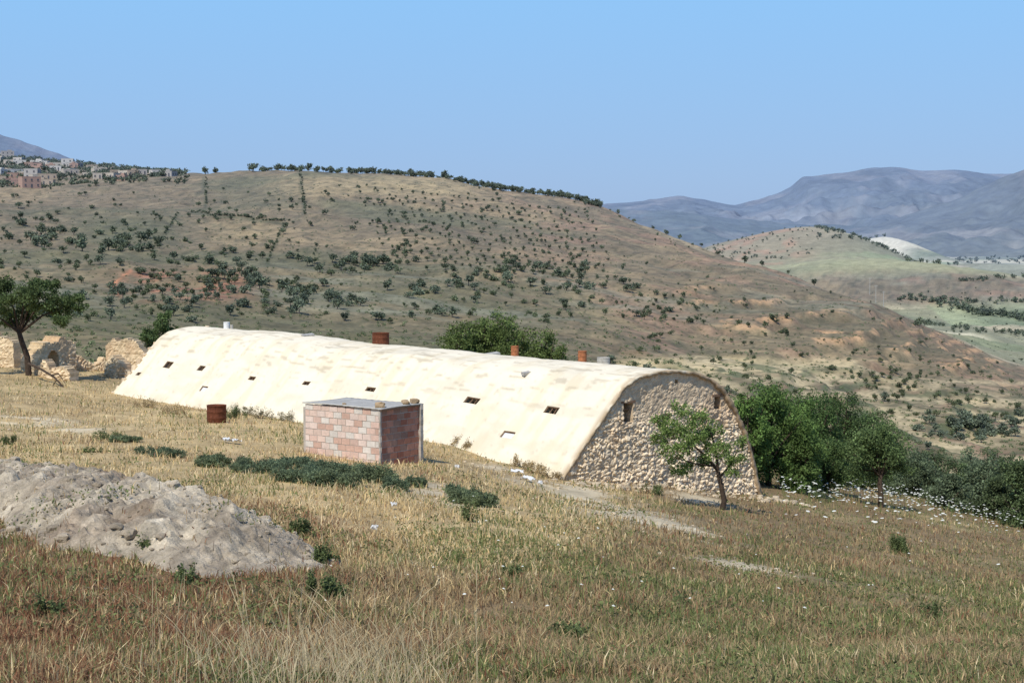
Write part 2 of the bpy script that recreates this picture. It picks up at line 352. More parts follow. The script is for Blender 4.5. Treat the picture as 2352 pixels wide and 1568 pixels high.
wave=(.10*np.exp(-((LL-20.5)/2.6)**2)-.08*np.exp(-((LL-16.2)/1.6)**2)-.04*np.exp(-((LL-8.8)/1.6)**2))*crest
S2=S+nS*off;Z2=Zv+nZ*off+wave
LJ=LL+np.where(LL<.05,(fbm(arc*3,arc*0,3,58)-.5)*.2,0)
VP=A0+LJ[...,None]*AX+S2[...,None]*SX;VP[...,2]=Z2
def proj(P):
    x,y,z=P[...,0],P[...,1],P[...,2];f=y*CT-z*ST;u=y*ST+z*CT
    return CX+F*x/f,CY-F*u/f
PX,PY=proj(VP)
barn=add('vaulted_barn',None,loc=(A0[0],A0[1],-7.2),label='long cream limewashed barrel-vaulted stone barn on the grassy slope',category='barn')
BO=np.array([A0[0],A0[1],-7.2])
near=(S<4.0)
holes=[(318,858,12,9),(385,839,18,16),(462,848,15,10),(581,867,17,10),(705,878,17,10),(850,896,22,11),(1082,922,28,15),(1266,941,24,14),(467,891,18,14),(1165,999,28,14)]
removed=np.zeros((len(ll)-1,len(ps)-1),bool);recs=[]
for hx,hy,w,h in holes:
    dd=np.where(near,(PX-hx)**2+(PY-hy)**2,1e9);i,j=np.unravel_index(np.argmin(dd),dd.shape)
    yy=VP[i,j,1];wm=w/F*yy/.62;hm=h/F*yy/.8
    i0=max(1,int(round(i-wm/.18)));i1=i0+max(3,int(round(wm/.09)));j0=int(round(j-hm/.17));j1=j0+max(2,int(round(hm/.085)))
    removed[i0:i1,j0:j1]=True;recs.append((i0,i1,j0,j1))
id3=np.arange(VP.shape[0]*VP.shape[1]).reshape(VP.shape[:2])
q=np.stack([id3[:-1,:-1],id3[1:,:-1],id3[1:,1:],id3[:-1,1:]],-1)[~removed].reshape(-1,4)
vc=np.ones(VP.shape)*lin(247,234,205,.93)
st=fbm(LL*.7,arc*2.2,4,61);vc=vc*(1-.11*sm(st,.5,.7))[...,None]
dirt=sm(fbm(LL*2.2,arc*.6,4,62),.52,.72);vc=vc+(lin(218,200,162)-vc)*(dirt*.4)[...,None]
base=np.clip(1-sm(Zv,-7.0,-6.3),0,1);vc=vc+(lin(215,198,160)-vc)*(base*.5)[...,None]
led=sm(fbm(LL*1.4,arc*9,3,63),.62,.72)*sm(Zv,-5.6,-4.8);vc=vc+(lin(165,150,124)-vc)*(led*.45)[...,None]
spk=sm(vn(LL*9,arc*9,66),.84,.95);vc=vc+(lin(175,160,130)-vc)*(spk*.3)[...,None]
edge=1-sm(LL,.02,.3);vc=vc+(lin(186,162,128)-vc)*(edge*.9*sm(fbm(LL*5,arc*3,3,64),.25,.5))[...,None]
rs=sm(S,5.0,6.2)*(1-sm(LL,.1,.8));vc=vc+(lin(175,150,120)-vc)*(rs*.85)[...,None]
V=VP.reshape(-1,3).tolist();C=vc.reshape(-1,3).tolist();Fq=q.tolist()
for e,li in((0,0),(1,len(ll)-1)):
    inn=[]
    for j in range(len(ps)):
        th_=.10+.02*math.sin(j*1.9)+.02*math.sin(j*.7)
        s=S2[li,j]-nS[li,j]*th_;z=Z2[li,j]-nZ[li,j]*th_
        for dl in(0.03,.5 if e==0 else -.5):
            P=A0+(ll[li]+dl)*AX+s*SX;P[2]=z;inn.append(len(V));V.append(P.tolist());C.append((lin(180,155,122)*random.uniform(.8,1.05)).tolist())
    for j in range(len(ps)-1):
        a=int(id3[li,j]);b=int(id3[li,j+1]);Fq.append([a,b,inn[2*j+2],inn[2*j]]);Fq.append([inn[2*j],inn[2*j+2],inn[2*j+3],inn[2*j+1]])
add('vault_roof',mesh('vault_roof',np.array(V)-BO,np.array(Fq),np.array(C),[M_vault],True),barn,label='cream limewashed uneven vault reaching the ground')
for n,(i0,i1,j0,j1) in enumerate(recs):
    c4=[VP[i0,j0],VP[i1,j0],VP[i1,j1],VP[i0,j1]]
    nrm=nS[i0,(j0+j1)//2]*SX+np.array([0,0,nZ[i0,(j0+j1)//2]])
    ring=[VP[i,j0] for i in range(i0,i1)]+[VP[i1,j] for j in range(j0,j1)]+[VP[i,j1] for i in range(i1,i0,-1)]+[VP[i0,j] for j in range(j1,j0,-1)]
    m=len(ring);V=[p-BO+nrm*.002 for p in ring]+[p-nrm*.28-BO for p in ring];Fc=[(a,(a+1)%m,m+(a+1)%m,m+a) for a in range(m)]+[tuple(range(m,2*m))]
    white=n in(8,9)
    w=add('window',None,barn,label='small square vault opening'+(' half closed with pale board' if white else ' with wooden bars'))
    add('recess',mesh('recess',V,Fc,np.tile(lin(170,152,122),(len(V),1)),[M_stone,M_dark],False,[0]*m+[1]),w)  # back face painted near-black for the unlit inside
    parts=[]
    for a,b in((0,1),(1,2),(2,3),(3,0)):
        parts.append(beam(c4[a]-nrm*.05-BO,c4[b]-nrm*.05-BO,.04,.04,up=nrm))
    if white:
        inn=[p-nrm*.05-BO for p in c4];mid=[inn[0],inn[1],inn[1]*.15+inn[2]*.85,inn[0]*.15+inn[3]*.85]
        add('shutter',mesh('shutter',mid+[p-nrm*.03 for p in mid],[(0,1,2,3),(7,6,5,4),(0,4,5,1),(1,5,6,2),(2,6,7,3),(3,7,4,0)],None,[M_white],False),w)
    else:
        for t in(.33,.66):
            parts.append(beam(c4[0]*(1-t)+c4[1]*t-nrm*.08-BO,c4[3]*(1-t)+c4[2]*t-nrm*.08-BO,.03,.03,up=nrm))
    v,f=join(parts);add('frame',mesh('frame',v,f,None,[M_wood]),w)
def cellwall(s0,s1,z0,z1,c,keep,pos,disp,colf,thick):
    ns=int((s1-s0)/c)+1;nz=int((z1-z0)/c)+1
    sg=s0+np.arange(ns)*c;zg=z0+np.arange(nz)*c;SG,ZG=np.meshgrid(sg,zg,indexing='ij')
    DF=disp(SG,ZG);CF=colf(SG,ZG)
    K=keep(SG[:-1,:-1]+c/2,ZG[:-1,:-1]+c/2)
    jx=(fbm(SG*4,ZG*4,2,91)-.5)*c*.9;jz=(fbm(SG*4,ZG*4,2,92)-.5)*c*.9
    V=[];Cc=[];Fc=[];idm={}
    def vid(i,j,b):
        k=(i,j,b)
        if k not in idm:
            idm[k]=len(V);P=pos(SG[i,j]+jx[i,j],ZG[i,j]+jz[i,j],(-DF[i,j] if b==0 else thick));V.append(P);Cc.append(CF[i,j])
        return idm[k]
    for i in range(ns-1):
        for j in range(nz-1):
            if not K[i,j]:continue
            Fc.append((vid(i,j,0),vid(i+1,j,0),vid(i+1,j+1,0),vid(i,j+1,0)))
            Fc.append((vid(i,j,1),vid(i,j+1,1),vid(i+1,j+1,1),vid(i+1,j,1)))
            for di,dj,e in((-1,0,((i,j),(i,j+1))),(1,0,((i+1,j+1),(i+1,j))),(0,-1,((i+1,j),(i,j))),(0,1,((i,j+1),(i+1,j+1)))):
                a,b=i+di,j+dj
                if a<0 or b<0 or a>=ns-1 or b>=nz-1 or not K[a,b]:
                    Fc.append((vid(*e[1],0),vid(*e[0],0),vid(*e[0],1),vid(*e[1],1)))
    return np.array(V),np.array(Fc),np.array(Cc)
def stone_disp(s,z,zs=(-4.7,-5.7),sc=6.5):
    f1,f2,i=worley(s*sc+.9*vn(s*4,z*4,8),z*sc*1.5+.9*vn(s*3,z*3),71);b=np.clip((f2-f1)*2.8,0,1)
    k=.3+.7*(1-sm(z+(fbm(s*.8,z*.8,3,74)-.5)*1.8,zs[1],zs[0]))
    return (b*.05*(.4+i*1.2)*k+(fbm(s*1.2,z*1.2,3,72)-.5)*.08+(fbm(s*7,z*7,3,73)-.5)*.05)
def stone_col(s,z,zs=(-4.7,-5.7),sc=6.5,a=lin(222,202,170),m=lin(192,168,136)):
    f1,f2,i=worley(s*sc+.9*vn(s*4,z*4,8),z*sc*1.5+.9*vn(s*3,z*3),71)
    c=np.ones(s.shape+(3,))*a*(.68+.5*i)[...,None];g=1-np.clip((f2-f1)*4,0,1)
    up=sm(z+(fbm(s*.8,z*.8,3,74)-.5)*1.8,zs[1],zs[0])*.65
    c=c+(m*.8-c)*(g*.8)[...,None];c=c+(m-c)*up[...,None]
    r=sm(fbm(s*.9,z*.9,3,75),.52,.72);c=c+(lin(188,158,124)-c)*(r*.5)[...,None]
    return c
gw=[(2.50,2.84,-5.46,-4.90),(6.30,6.60,-5.36,-4.95)]
def gkeep(s,z):
    k=(z<profz(s))
    for a,b,c,d in gw:k&=~((s>a)&(s<b)&(z>c)&(z<d))
    k&=~((np.abs(s-4.66)<.09)&(z>-4.45)&(z<-4.35))
    return k
def gpos(s,z,dp):
    P=A0+SX*s+AX*(.12+dp);return np.array([P[0],P[1],z])-BO
v,f,c=cellwall(-.5,8.5,-9.3,-3.95,.042,gkeep,gpos,stone_disp,stone_col,.4)
add('gable_wall',mesh('gable_wall',v,f,c,[M_stone],False),barn,label='rough rubble stone end wall with two openings')
v,f,c=cellwall(-.5,8.5,-9.3,-3.95,.25,lambda s,z:z<profz(s)-.05,lambda s,z,dp:np.array([*(A0+SX*s+AX*(LEN-.2-dp))[:2],z])-BO,lambda s,z:s*0,stone_col,-.3)
add('rear_wall',mesh('rear_wall',v,f[:, ::-1],c,[M_stone],False),barn)
for a,b,c0,d0 in gw:
    w=add('window',None,barn,label='narrow upright opening with timber lintel')
    V=[gpos(a-.05,c0-.05,.42),gpos(b+.05,c0-.05,.42),gpos(b+.05,d0+.05,.42),gpos(a-.05,d0+.05,.42)]
    add('interior_dark_sheet',mesh('interior_dark_sheet',V,[(0,1,2,3)],None,[M_dark]),w)  # near-black sheet added behind the opening for the unlit interior
    pts=[beam(gpos(a-.1,d0+.02,.02),gpos(b+.12,d0+.02,.02),.1,.07),beam(gpos(a+.04,c0,.12),gpos(a+.04,d0-.02,.12),.05,.05,up=(1,0,0)),beam(gpos(a+.04,c0+.36,.14),gpos(b-.02,c0+.36,.14),.04,.04)]
    vv,ff=join(pts);add('frame',mesh('frame',vv,ff,None,[M_wood]),w)
add('niche_dark_sheet',mesh('niche_dark_sheet',[gpos(4.5,-4.47,.42),gpos(4.82,-4.47,.42),gpos(4.82,-4.28,.42),gpos(4.5,-4.28,.42)],[(0,1,2,3)],None,[M_dark]),barn)  # near-black sheet painting the shade inside the niche
def roofpt(px,py):
    dd=np.where(S<5.2,(PX-px)**2+(PY-py)**2,1e9);i,j=np.unravel_index(np.argmin(dd),dd.shape);return VP[i,j]
def drum(r,h,bands=(.33,.66),t=.012):
    p=[(r*.98,0)]
    for b in bands:p+=[(r,b*h-.02),(r*1.035,b*h),(r,b*h+.02)]
    p+=[(r,h-.015),(r*1.03,h-.008),(r*1.03,h),(r-t,h),(r-t,h*.15),(.001,h*.15)]
    return lathe(p)
for px,py,r,h,mat,lab in((876,783,.31,.42,M_rust,'wide rusty steel drum used as a roof vent'),(1183,812,.13,.34,M_orange,'short rusty orange chimney pipe'),(1338,831,.14,.35,M_orange,'short rusty orange chimney pipe'),(1386,831,.20,.19,M_grey,'low grey metal vent collar'),(521,748,.13,.28,M_white,'white painted chimney pipe'),(533,748,.06,.17,M_grey,'thin grey vent pipe')):
    p=roofpt(px,py);v,f=drum(r,h+.12);add('chimney',mesh('chimney',v,f,None,[mat],True),barn,loc=p-BO-np.array([0,0,.12]),label=lab)
for px,py,a,b in((707,772,.5,.3),(1130,815,.55,.3),(1210,858,.3,.2)):
    p=roofpt(px,py);v,f=box(0,0,.03,a,b,.09);v=[(x+.04*math.sin(9*y+z),y+.05*math.cos(7*x),z) for x,y,z in v]
    o=add('roof_slab',mesh('roof_slab',v,f,None,[M_grey]),barn,loc=p-BO,label='flat grey stone slab bedded on the vault');o.rotation_euler=(.05,-.08,.7)
# ------------------------------------------------------------ brick shed
cp=at(870,41.0);CO=np.array([cp[0],cp[1],-5.62])
fd=np.array([-.80,.60,0]);sd=np.array([.60,.80,0])
shed=add('brick_shed',None,loc=CO,label='small hollow-brick shed with grey sheet roof held by stones',category='shed')
def bwall(L,rows,cols,dirv,outv,bh,name,label,zt0,top,tone):
    V=[];Fc=[];C=[]
    bw=L/cols
    for r in range(-3,rows):
        sh=(bw/2 if r%2 else 0)
        for cI in range(-1,cols+1):
            a=cI*bw+sh;b=a+bw;a=max(a,0);b=min(b,L)
            if b-a<.06:continue
            g=.018;z0=r*bh+g/2;z1=(r+1)*bh-g/2
            tt=zt0+(top-zt0)*((a+b)/2/L)
            if z0>tt-.05:continue
            z1=min(z1,tt)
            o=random.uniform(.0,.008)+.004
            pts=[]
            for q_,zz in((a+g/2,z0),(b-g/2,z0),(b-g/2,z1),(a+g/2,z1)):
                pts.append(dirv*q_+outv*o+np.array([0,0,zz+random.uniform(-.004,.004)]))
            bk=[p-outv*(o+.06) for p in pts];n=len(V);V+=pts+bk
            Fc+=[(n,n+1,n+2,n+3),(n,n+4,n+5,n+1),(n+1,n+5,n+6,n+2),(n+2,n+6,n+7,n+3),(n+3,n+7,n+4,n)]
            cc=tone[random.randrange(len(tone))]*random.uniform(.92,1.08);C+=[cc]*8
    add(name,mesh(name,V,Fc,np.array(C),[M_brick]),shed,label=label)
    v,f=join([beam(dirv*0.01-outv*.08+np.array([0,0,(top+zt0)/4-.25]),dirv*(L-.01)-outv*.08+np.array([0,0,(top+zt0)/4-.25]),.16,(zt0+top)/2+.45)])
    add('mortar_core',mesh('mortar_core',v,f,None,[M_mortar]),shed)
fn=np.array([-.60,-.80,0]);sn=np.array([.80,-.60,0])
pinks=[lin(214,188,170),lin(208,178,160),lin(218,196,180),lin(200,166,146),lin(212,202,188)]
shaded_reds=[lin(176,122,98),lin(166,110,88),lin(184,134,112),lin(160,126,108)]  # same brick, shade of the side face painted in as darker tones
FL=2.6;SL=1.62;HT=1.15
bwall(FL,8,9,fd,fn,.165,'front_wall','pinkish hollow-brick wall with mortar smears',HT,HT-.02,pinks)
bwall(SL,8,6,sd,sn,.165,'side_wall','red brick wall with raw mortar joints, shade painted into its darker tones',HT,HT+.02,shaded_reds)
v,f=join([beam(fd*FL+np.array([0,0,.3]),fd*FL+sd*SL+np.array([0,0,.3]),.15,1.5),beam(sd*SL+np.array([0,0,.3]),fd*FL+sd*SL+np.array([0,0,.3]),.15,1.5)])
add('back_wall',mesh('back_wall',v,f,None,[M_mortar]),shed)
for pos_,w,hh,lab in((sd*.02,.06,1.12,'narrow grey mortar corner'),(sd*(SL-.03)+sn*.01,.12,1.16,'rough grey concrete corner')):
    n=12;vv=[];ff=[]
    for k_ in range(n+1):
        z=-.5+ (hh+.5)*k_/n
        for a,b in((-1,-1),(1,-1),(1,1),(-1,1)):
            j=random.uniform(-.025,.025);vv.append(tuple(pos_+fd*(a*w/2+j)+sd*(b*w/2+j)*.9+np.array([0,0,z])))
    for k_ in range(n):
        for a in range(4):ff.append((k_*4+a,k_*4+(a+1)%4,k_*4+4+(a+1)%4,k_*4+4+a))
    ff.append((n*4,n*4+1,n*4+2,n*4+3));add('corner_pillar',mesh('corner_pillar',vv,ff,None,[M_mortar]),shed,label=lab)
V=[];Fc=[];na_,nb_=40,12
for i in range(na_+1):
    for j in range(nb_+1):
        a=-.06+(FL+.12)*i/na_;b=-.05+(SL+.10)*j/nb_
        P=fd*a+sd*b+np.array([0,0,HT+.025+.004*math.sin(a*26)+.015*math.sin(b*2+a)]);V.append(P)
for i in range(na_):
    for j in range(nb_):
        a=i*(nb_+1)+j;Fc.append((a,a+1,a+nb_+2,a+nb_+1))
m_=len(V);V+= [p-np.array([0,0,.022]) for p in V];Fc+=[tuple(x+m_ for x in f[::-1]) for f in Fc]
for j in range(nb_):Fc.append((j,j+m_,j+1+m_,j+1));a=na_*(nb_+1)+j;Fc.append((a+1,a+1+m_,a+m_,a))
for i in range(na_):a=i*(nb_+1);b=a+nb_+1;Fc.append((b,b+m_,a+m_,a));a+=nb_;b+=nb_;Fc.append((a,a+m_,b+m_,b))
add('roof',mesh('roof',V,Fc,None,[M_grey],True),shed,label='thin grey corrugated sheet roof')
v,f=join([beam(sd*(-.02)+fd*(-.03)+sn*.03+np.array([0,0,HT-.015]),sd*SL+sn*.03+np.array([0,0,HT-.01]),.04,.04)]);add('roof_timber',mesh('roof_timber',v,f,None,[M_wood]),shed)
def rock_mesh(r,seed,colr,sub=2,flat=.6):
    bm=bmesh.new();bmesh.ops.create_icosphere(bm,subdivisions=sub,radius=1)
    V=np.array([v.co[:] for v in bm.verts]);Fc=np.array([[v.index for v in f.verts] for f in bm.faces]);bm.free()
    n=vn(V[:,0]*1.7+seed*3.1,V[:,1]*1.7+V[:,2]*2.3,seed)+.5*vn(V[:,0]*4+seed,V[:,2]*4+V[:,1]*3,seed+1)
    V=V*(.5+.7*n)[:,None]*r;V=np.sign(V)*np.minimum(np.abs(V),r*.8);V[:,2]*=flat
    return mesh('rock',V,Fc,np.ones((len(V),3))*colr,[M_stone],False)
rk=[rock_mesh(1,s,lin(170,146,114)) for s in range(4)]
for px_a,b,r,cc in((.15,.2,.16,0),(.35,1.4,.10,1),(1.3,.1,.06,2),(.05,1.1,.12,3),(.1,1.5,.14,2)):
    P=CO+fd*px_a+sd*b+np.array([0,0,HT+.03+r*.42]);o=add('stone',rk[cc],loc=P,label='rough tan stone weighing down the shed roof sheet',category='stone',group='stones on the shed roof');o.scale=(r,r,r);o.rotation_euler=(0,0,cc)
h=at(494,52.5);v,f=drum(.315,.6);b=add('steel_drum',None,loc=h-np.array([0,0,.03]),label='open rusty steel drum standing in grass by the barn',category='drum')
add('drum_body',mesh('drum_body',v,f,None,[M_rust],True),b)
v,f=lathe([(.30,.12),(.001,.12)]);add('drum_bottom',mesh('drum_bottom',v,f,None,[M_dark]),b)
# ------------------------------------------------------------ mound
P0=np.array([-11.8,34.2]);P1=np.array([-2.75,19.6]);MD=P1-P0;ML=np.linalg.norm(MD);MD=MD/ML;MN=np.array([-MD[1],MD[0]])
tt=np.arange(0,ML,.045);ww=np.arange(-3.2,3.2,.045);TT,WW=np.meshgrid(tt,ww,indexing='ij')
def mound_h(x,y):
    t=(x-P0[0])*MD[0]+(y-P0[1])*MD[1];w=(x-P0[0])*MN[0]+(y-P0[1])*MN[1]
    f=t/ML
    hh=np.interp(f,[0,.12,.3,.5,.7,.82,.93,1],[.25,.34,.48,.62,.68,.5,.18,-.1])
    hw=np.interp(f,[0,.5,.8,1],[1.5,1.8,1.8,.9])+(fbm(x*.6,y*.6,3,81)-.5)*1.7
    return hh*np.clip(1-(np.abs(w-.1)/hw)**2.1,-.35,1)
MX=P0[0]+TT*MD[0]+WW*MN[0];MY=P0[1]+TT*MD[1]+WW*MN[1]
hh=mound_h(MX,MY);f1,f2,ci=worley(MX*2.0,MY*2.0,83);f3,f4,cj=worley(MX*7,MY*7,84)
rid=1-np.abs(2*fbm(MX*.9,MY*.9,4,85)-1)*2
pos_=sm(hh,-.05,.25)
MZ=H(MX,MY)-.03+hh+pos_*((rid-.6)*.16+np.clip(.42-f1,0,.2)*(ci>.68)*.4+np.clip(.4-f3,0,.2)*(cj>.5)*.2+(fbm(MX*3,MY*3,4,86)-.5)*.24+(fbm(MX*12,MY*12,2,89)-.5)*.07)
MZ=np.where(hh<0,H(MX,MY)-.03+hh,MZ)
mc=np.ones(MX.shape+(3,))*lin(188,174,150);n=fbm(MX*1.3,MY*1.3,4,87)
mc=mc+(lin(156,142,122)-mc)*(sm(n,.45,.6)*.8)[...,None];mc=mc+(lin(210,196,170)-mc)*((ci>.68)*(f1<.4)*.5)[...,None]
mc=mc+(lin(140,116,92)-mc)*(sm(fbm(MX*.5,MY*.5,3,88),.5,.68)*.5)[...,None]
mc=mc*(.72+.56*vn(MX*9,MY*9,90))[...,None]
id4=np.arange(MX.size).reshape(MX.shape);q=np.stack([id4[:-1,:-1],id4[1:,:-1],id4[1:,1:],id4[:-1,1:]],-1).reshape(-1,4)
add('dirt_mound',mesh('dirt_mound',np.stack([MX,MY,MZ],-1).reshape(-1,3),q,mc.reshape(-1,3),[M_mound],False),label='long heap of pale clods and rubble earth',category='dirt mound')
def scatter_rocks(pts,name,label,colr):
    Vs=[];Fs=[];Cs=[];n=0
    base=[np.array([v.co[:] for v in m.vertices]) for m in rk];bf=[np.array([p.vertices[:] for p in m.polygons]) for m in rk]
    for x,y,z,r in pts:
        k=random.randrange(4);a=random.random()*6.3;R=np.array([[math.cos(a),-math.sin(a),0],[math.sin(a),math.cos(a),0],[0,0,1]])
        V=base[k]@R.T*r*np.array([1,1,random.uniform(.8,1.3)])+np.array([x,y,z]);Vs.append(V);Fs.append(bf[k]+n);n+=len(V);Cs.append(np.ones((len(V),3))*colr*random.uniform(.6,1.1))
    add(name,mesh(name,np.concatenate(Vs),np.concatenate(Fs),np.concatenate(Cs),[M_stone],False),kind='stuff',label=label,category='rubble')
pts=[]
for _ in range(1300):
    i=random.randrange(MX.shape[0]);j=random.randrange(MX.shape[1])
    if hh[i,j]<-.05:continue
    r=random.uniform(.015,.045) if random.random()<.94 else random.uniform(.06,.13);pts.append((MX[i,j],MY[i,j],MZ[i,j]+r*.15,r))
scatter_rocks(pts,'loose_rubble','loose stones and clods on the earth heap',lin(160,146,124))
pts=[]
for _ in range(420):
    b_=random.choice(BARE);x=b_[0]+random.gauss(0,b_[2]);y=b_[1]+random.gauss(0,b_[2]);r=random.uniform(.015,.06);pts.append((x,y,Hs(x,y)+r*.2,r))
for _ in range(150):
    s=random.uniform(-.5,9.5);P=A0+SX*s+AX*random.uniform(-1.3,-.1);r=random.uniform(.03,.14);pts.append((P[0],P[1],Hs(P[0],P[1])+r*.2,r))
scatter_rocks(pts,'scattered_rubble','pale pebbles and stones on bare ground',lin(185,168,140))
# ------------------------------------------------------------ grass
def inside(x,y,pad=0):
    rx=x-A0[0];ry=y-A0[1];l=rx*AX[0]+ry*AX[1];s=rx*SX[0]+ry*SX[1]
    b=(l>.05-pad)&(l<LEN+pad)&(s>0.1-pad)&(s<8.5+pad)
    rx=x-CO[0];ry=y-CO[1];a=rx*fd[0]+ry*fd[1];c=rx*sd[0]+ry*sd[1]
    return b|((a>-.03)&(a<FL+.03)&(c>-.03)&(c<SL+.03))
def sample(N,dmin,dmax,pxr=(-160,2520)):
    u=rng.random(N);y=1/(1/dmax+(1/dmin-1/dmax)*u);px=rng.uniform(*pxr,N);return (px-CX)/F*y,y
def on_mound(x,y):
    mh=mound_h(x,y);t=(x-P0[0])*MD[0]+(y-P0[1])*MD[1];w=np.abs((x-P0[0])*MN[0]+(y-P0[1])*MN[1])
    return (t>0)&(t<ML)&(w<3.2)&(mh>.02),mh
def blades(N,dmin,dmax,hmin,hmax,wid,name,label):
    x,y=sample(N,dmin,dmax)
    g,r,gr=near_w(x,y);ba=bare(x,y);onm,mh=on_mound(x,y)
    clump=fbm(x*2.5,y*2.5,3,95);patch=fbm(x*.6,y*.6,3,96)
    keep=~inside(x,y)&(rng.random(N)>ba*1.3)&~(onm&(rng.random(N)>.02))&(rng.random(N)<.25+1.4*sm(clump*.6+patch*.4,.32,.58))&~(onmat(x,y)&(rng.random(N)>.12))
    x,y,g,r,gr,clump,patch,onm,mh=[a[keep] for a in(x,y,g,r,gr,clump,patch,onm,mh)];n=len(x)
    z=H(x,y)-.02+np.where(onm,np.maximum(mh,0),0)
    h=(hmin+(hmax-hmin)*rng.random(n)**1.8)*(.5+.9*clump)*(.55+.9*patch);wd=wid*(.6+.8*rng.random(n))*(1+y/32)
    a=rng.random(n)*2*np.pi;lean=rng.normal(0,.6,n);dx=np.cos(a);dy=np.sin(a)
    fa=rng.normal(0,.6,n);bx=np.cos(fa);by=np.sin(fa)
    B=np.stack([x,y,z],-1);bv=np.stack([bx*wd/2,by*wd/2,0*wd],-1)
    mid=B+np.stack([dx*lean*h*.35,dy*lean*h*.35,h*.55],-1);tip=B+np.stack([dx*lean*h*1.2,dy*lean*h*1.2,h*(1-.3*np.abs(lean))],-1)
    V=np.stack([B-bv,B+bv,mid-bv*.8,mid+bv*.8,tip],1).reshape(-1,3)
    o=np.arange(n)[:,None]*5
    Fc=np.stack([o+np.array([0,1,3]),o+np.array([0,3,2]),o+np.array([2,3,4])],1).reshape(-1,3)
    R=rng.random((n,4))
    c=np.ones((n,3))*lin(162,140,104)
    sel=lambda c,k,m:np.where(m[:,None],k,c)
    c=sel(c,lin(140,100,74),R[:,0]<.12+r*.65);c=sel(c,lin(208,182,132),R[:,1]<.08+g*.75);c=sel(c,lin(226,206,162),R[:,1]<g*.25)
    c=sel(c,lin(108,114,68),R[:,2]<gr*.68);c=sel(c,lin(132,138,88),R[:,2]<gr*.28)
    c=c*(.7+.55*R[:,3:4])
    add(name,mesh(name,V,Fc,np.repeat(c,5,axis=0),[M_grass],False),kind='stuff',label=label,category='grass')
blades(430000,9.5,90,.04,.22,.0085,'dry_grass','patchy dry summer grass in straw, brown and olive tones')
x,y=sample(150000,10,75);wn=fbm(x*.8,y*.8,3,99);onm,mh=on_mound(x,y)
kp=(wn+.15*(fbm(x*4,y*4,2,98)-.5)+.05*sm(pxd(x,y),900,1800)>.585)&~inside(x,y)&~(onm&(wn<.66))&(rng.random(len(x))>.7*sm(y,30,50)*(1-sm(pxd(x,y),900,1500)))
x=x[kp];y=y[kp];mh=np.where(onm,np.maximum(mh,0),0)[kp];n=len(x)
P=np.stack([x,y,H(x,y)+mh+rng.random(n)**1.5*.13],-1);a=rng.normal(size=(n,3));a/=np.linalg.norm(a,axis=1)[:,None];b=np.cross(a,rng.normal(size=(n,3)));b/=np.linalg.norm(b,axis=1)[:,None];s=(.025+.025*rng.random((n,1)))*(1+y[:,None]/50)
V=np.stack([P-a*s*.5,P+b*s*.25,P+a*s*.5,P-b*s*.25],1).reshape(-1,3)
c=np.where(rng.random((n,1))<.7,lin(112,120,74),lin(142,130,90))*(.6+.7*rng.random((n,1)))
add('green_weeds',mesh('green_weeds',V,np.arange(n*4).reshape(n,4),np.repeat(c,4,0),[M_grass]),kind='stuff',label='low olive-green weeds between the dry grass',category='weeds')
def stalks(specs,name,label):
    Vs=[];Fs=[];Cs=[];n=0
    for x,y,h,lean,az,w,c in specs:
        z=Hs(x,y);m=7
        for i in range(m):
            t=i/(m-1);o=lean*h*t*t;P=np.array([x+math.cos(az)*o,y+math.sin(az)*o,z+h*t*(1-.25*abs(lean)*t)]);ww_=w*(1-.75*t) if t<.78 else w*(1.5-1.4*(t-.78)/.22)
            Vs+=[P-np.array([ww_/2,0,0]),P+np.array([ww_/2,0,0])];Cs+=[c,c]
            if i<m-1:Fs.append((n+2*i,n+2*i+1,n+2*i+3,n+2*i+2))
        n+=2*m
    add(name,mesh(name,np.array(Vs),np.array(Fs),np.array(Cs),[M_grass]),kind='stuff',label=label,category='grass')
sp=[]
for _ in range(560):
    px=random.gauss(740,160) if random.random()<.7 else random.uniform(330,1060);d=random.uniform(9.8,13)
    if px>1120:continue
    x=(px-CX)/F*d;h=random.uniform(.2,.55)+(random.random()<.14)*random.uniform(.15,.55);sp.append((x,d,h,random.gauss(.1,.5),random.choice([0,math.pi])+random.gauss(0,.6),random.uniform(.003,.006),lin(208,190,150)*random.uniform(.6,1.15)))
for _ in range(700):
    px=random.uniform(-50,2400);d=random.uniform(11,34);x=(px-CX)/F*d
    if mound_h(x,d)>0.05 and px<800:continue
    sp.append((x,d,random.uniform(.15,.34),random.gauss(0,.4),random.uniform(0,6.3),.005,(lin(160,132,100) if random.random()<.5 else lin(112,118,74))*random.uniform(.6,1.1)))
stalks(sp,'tall_dry_stalks','tall bleached grass stalks bending in the near slope')
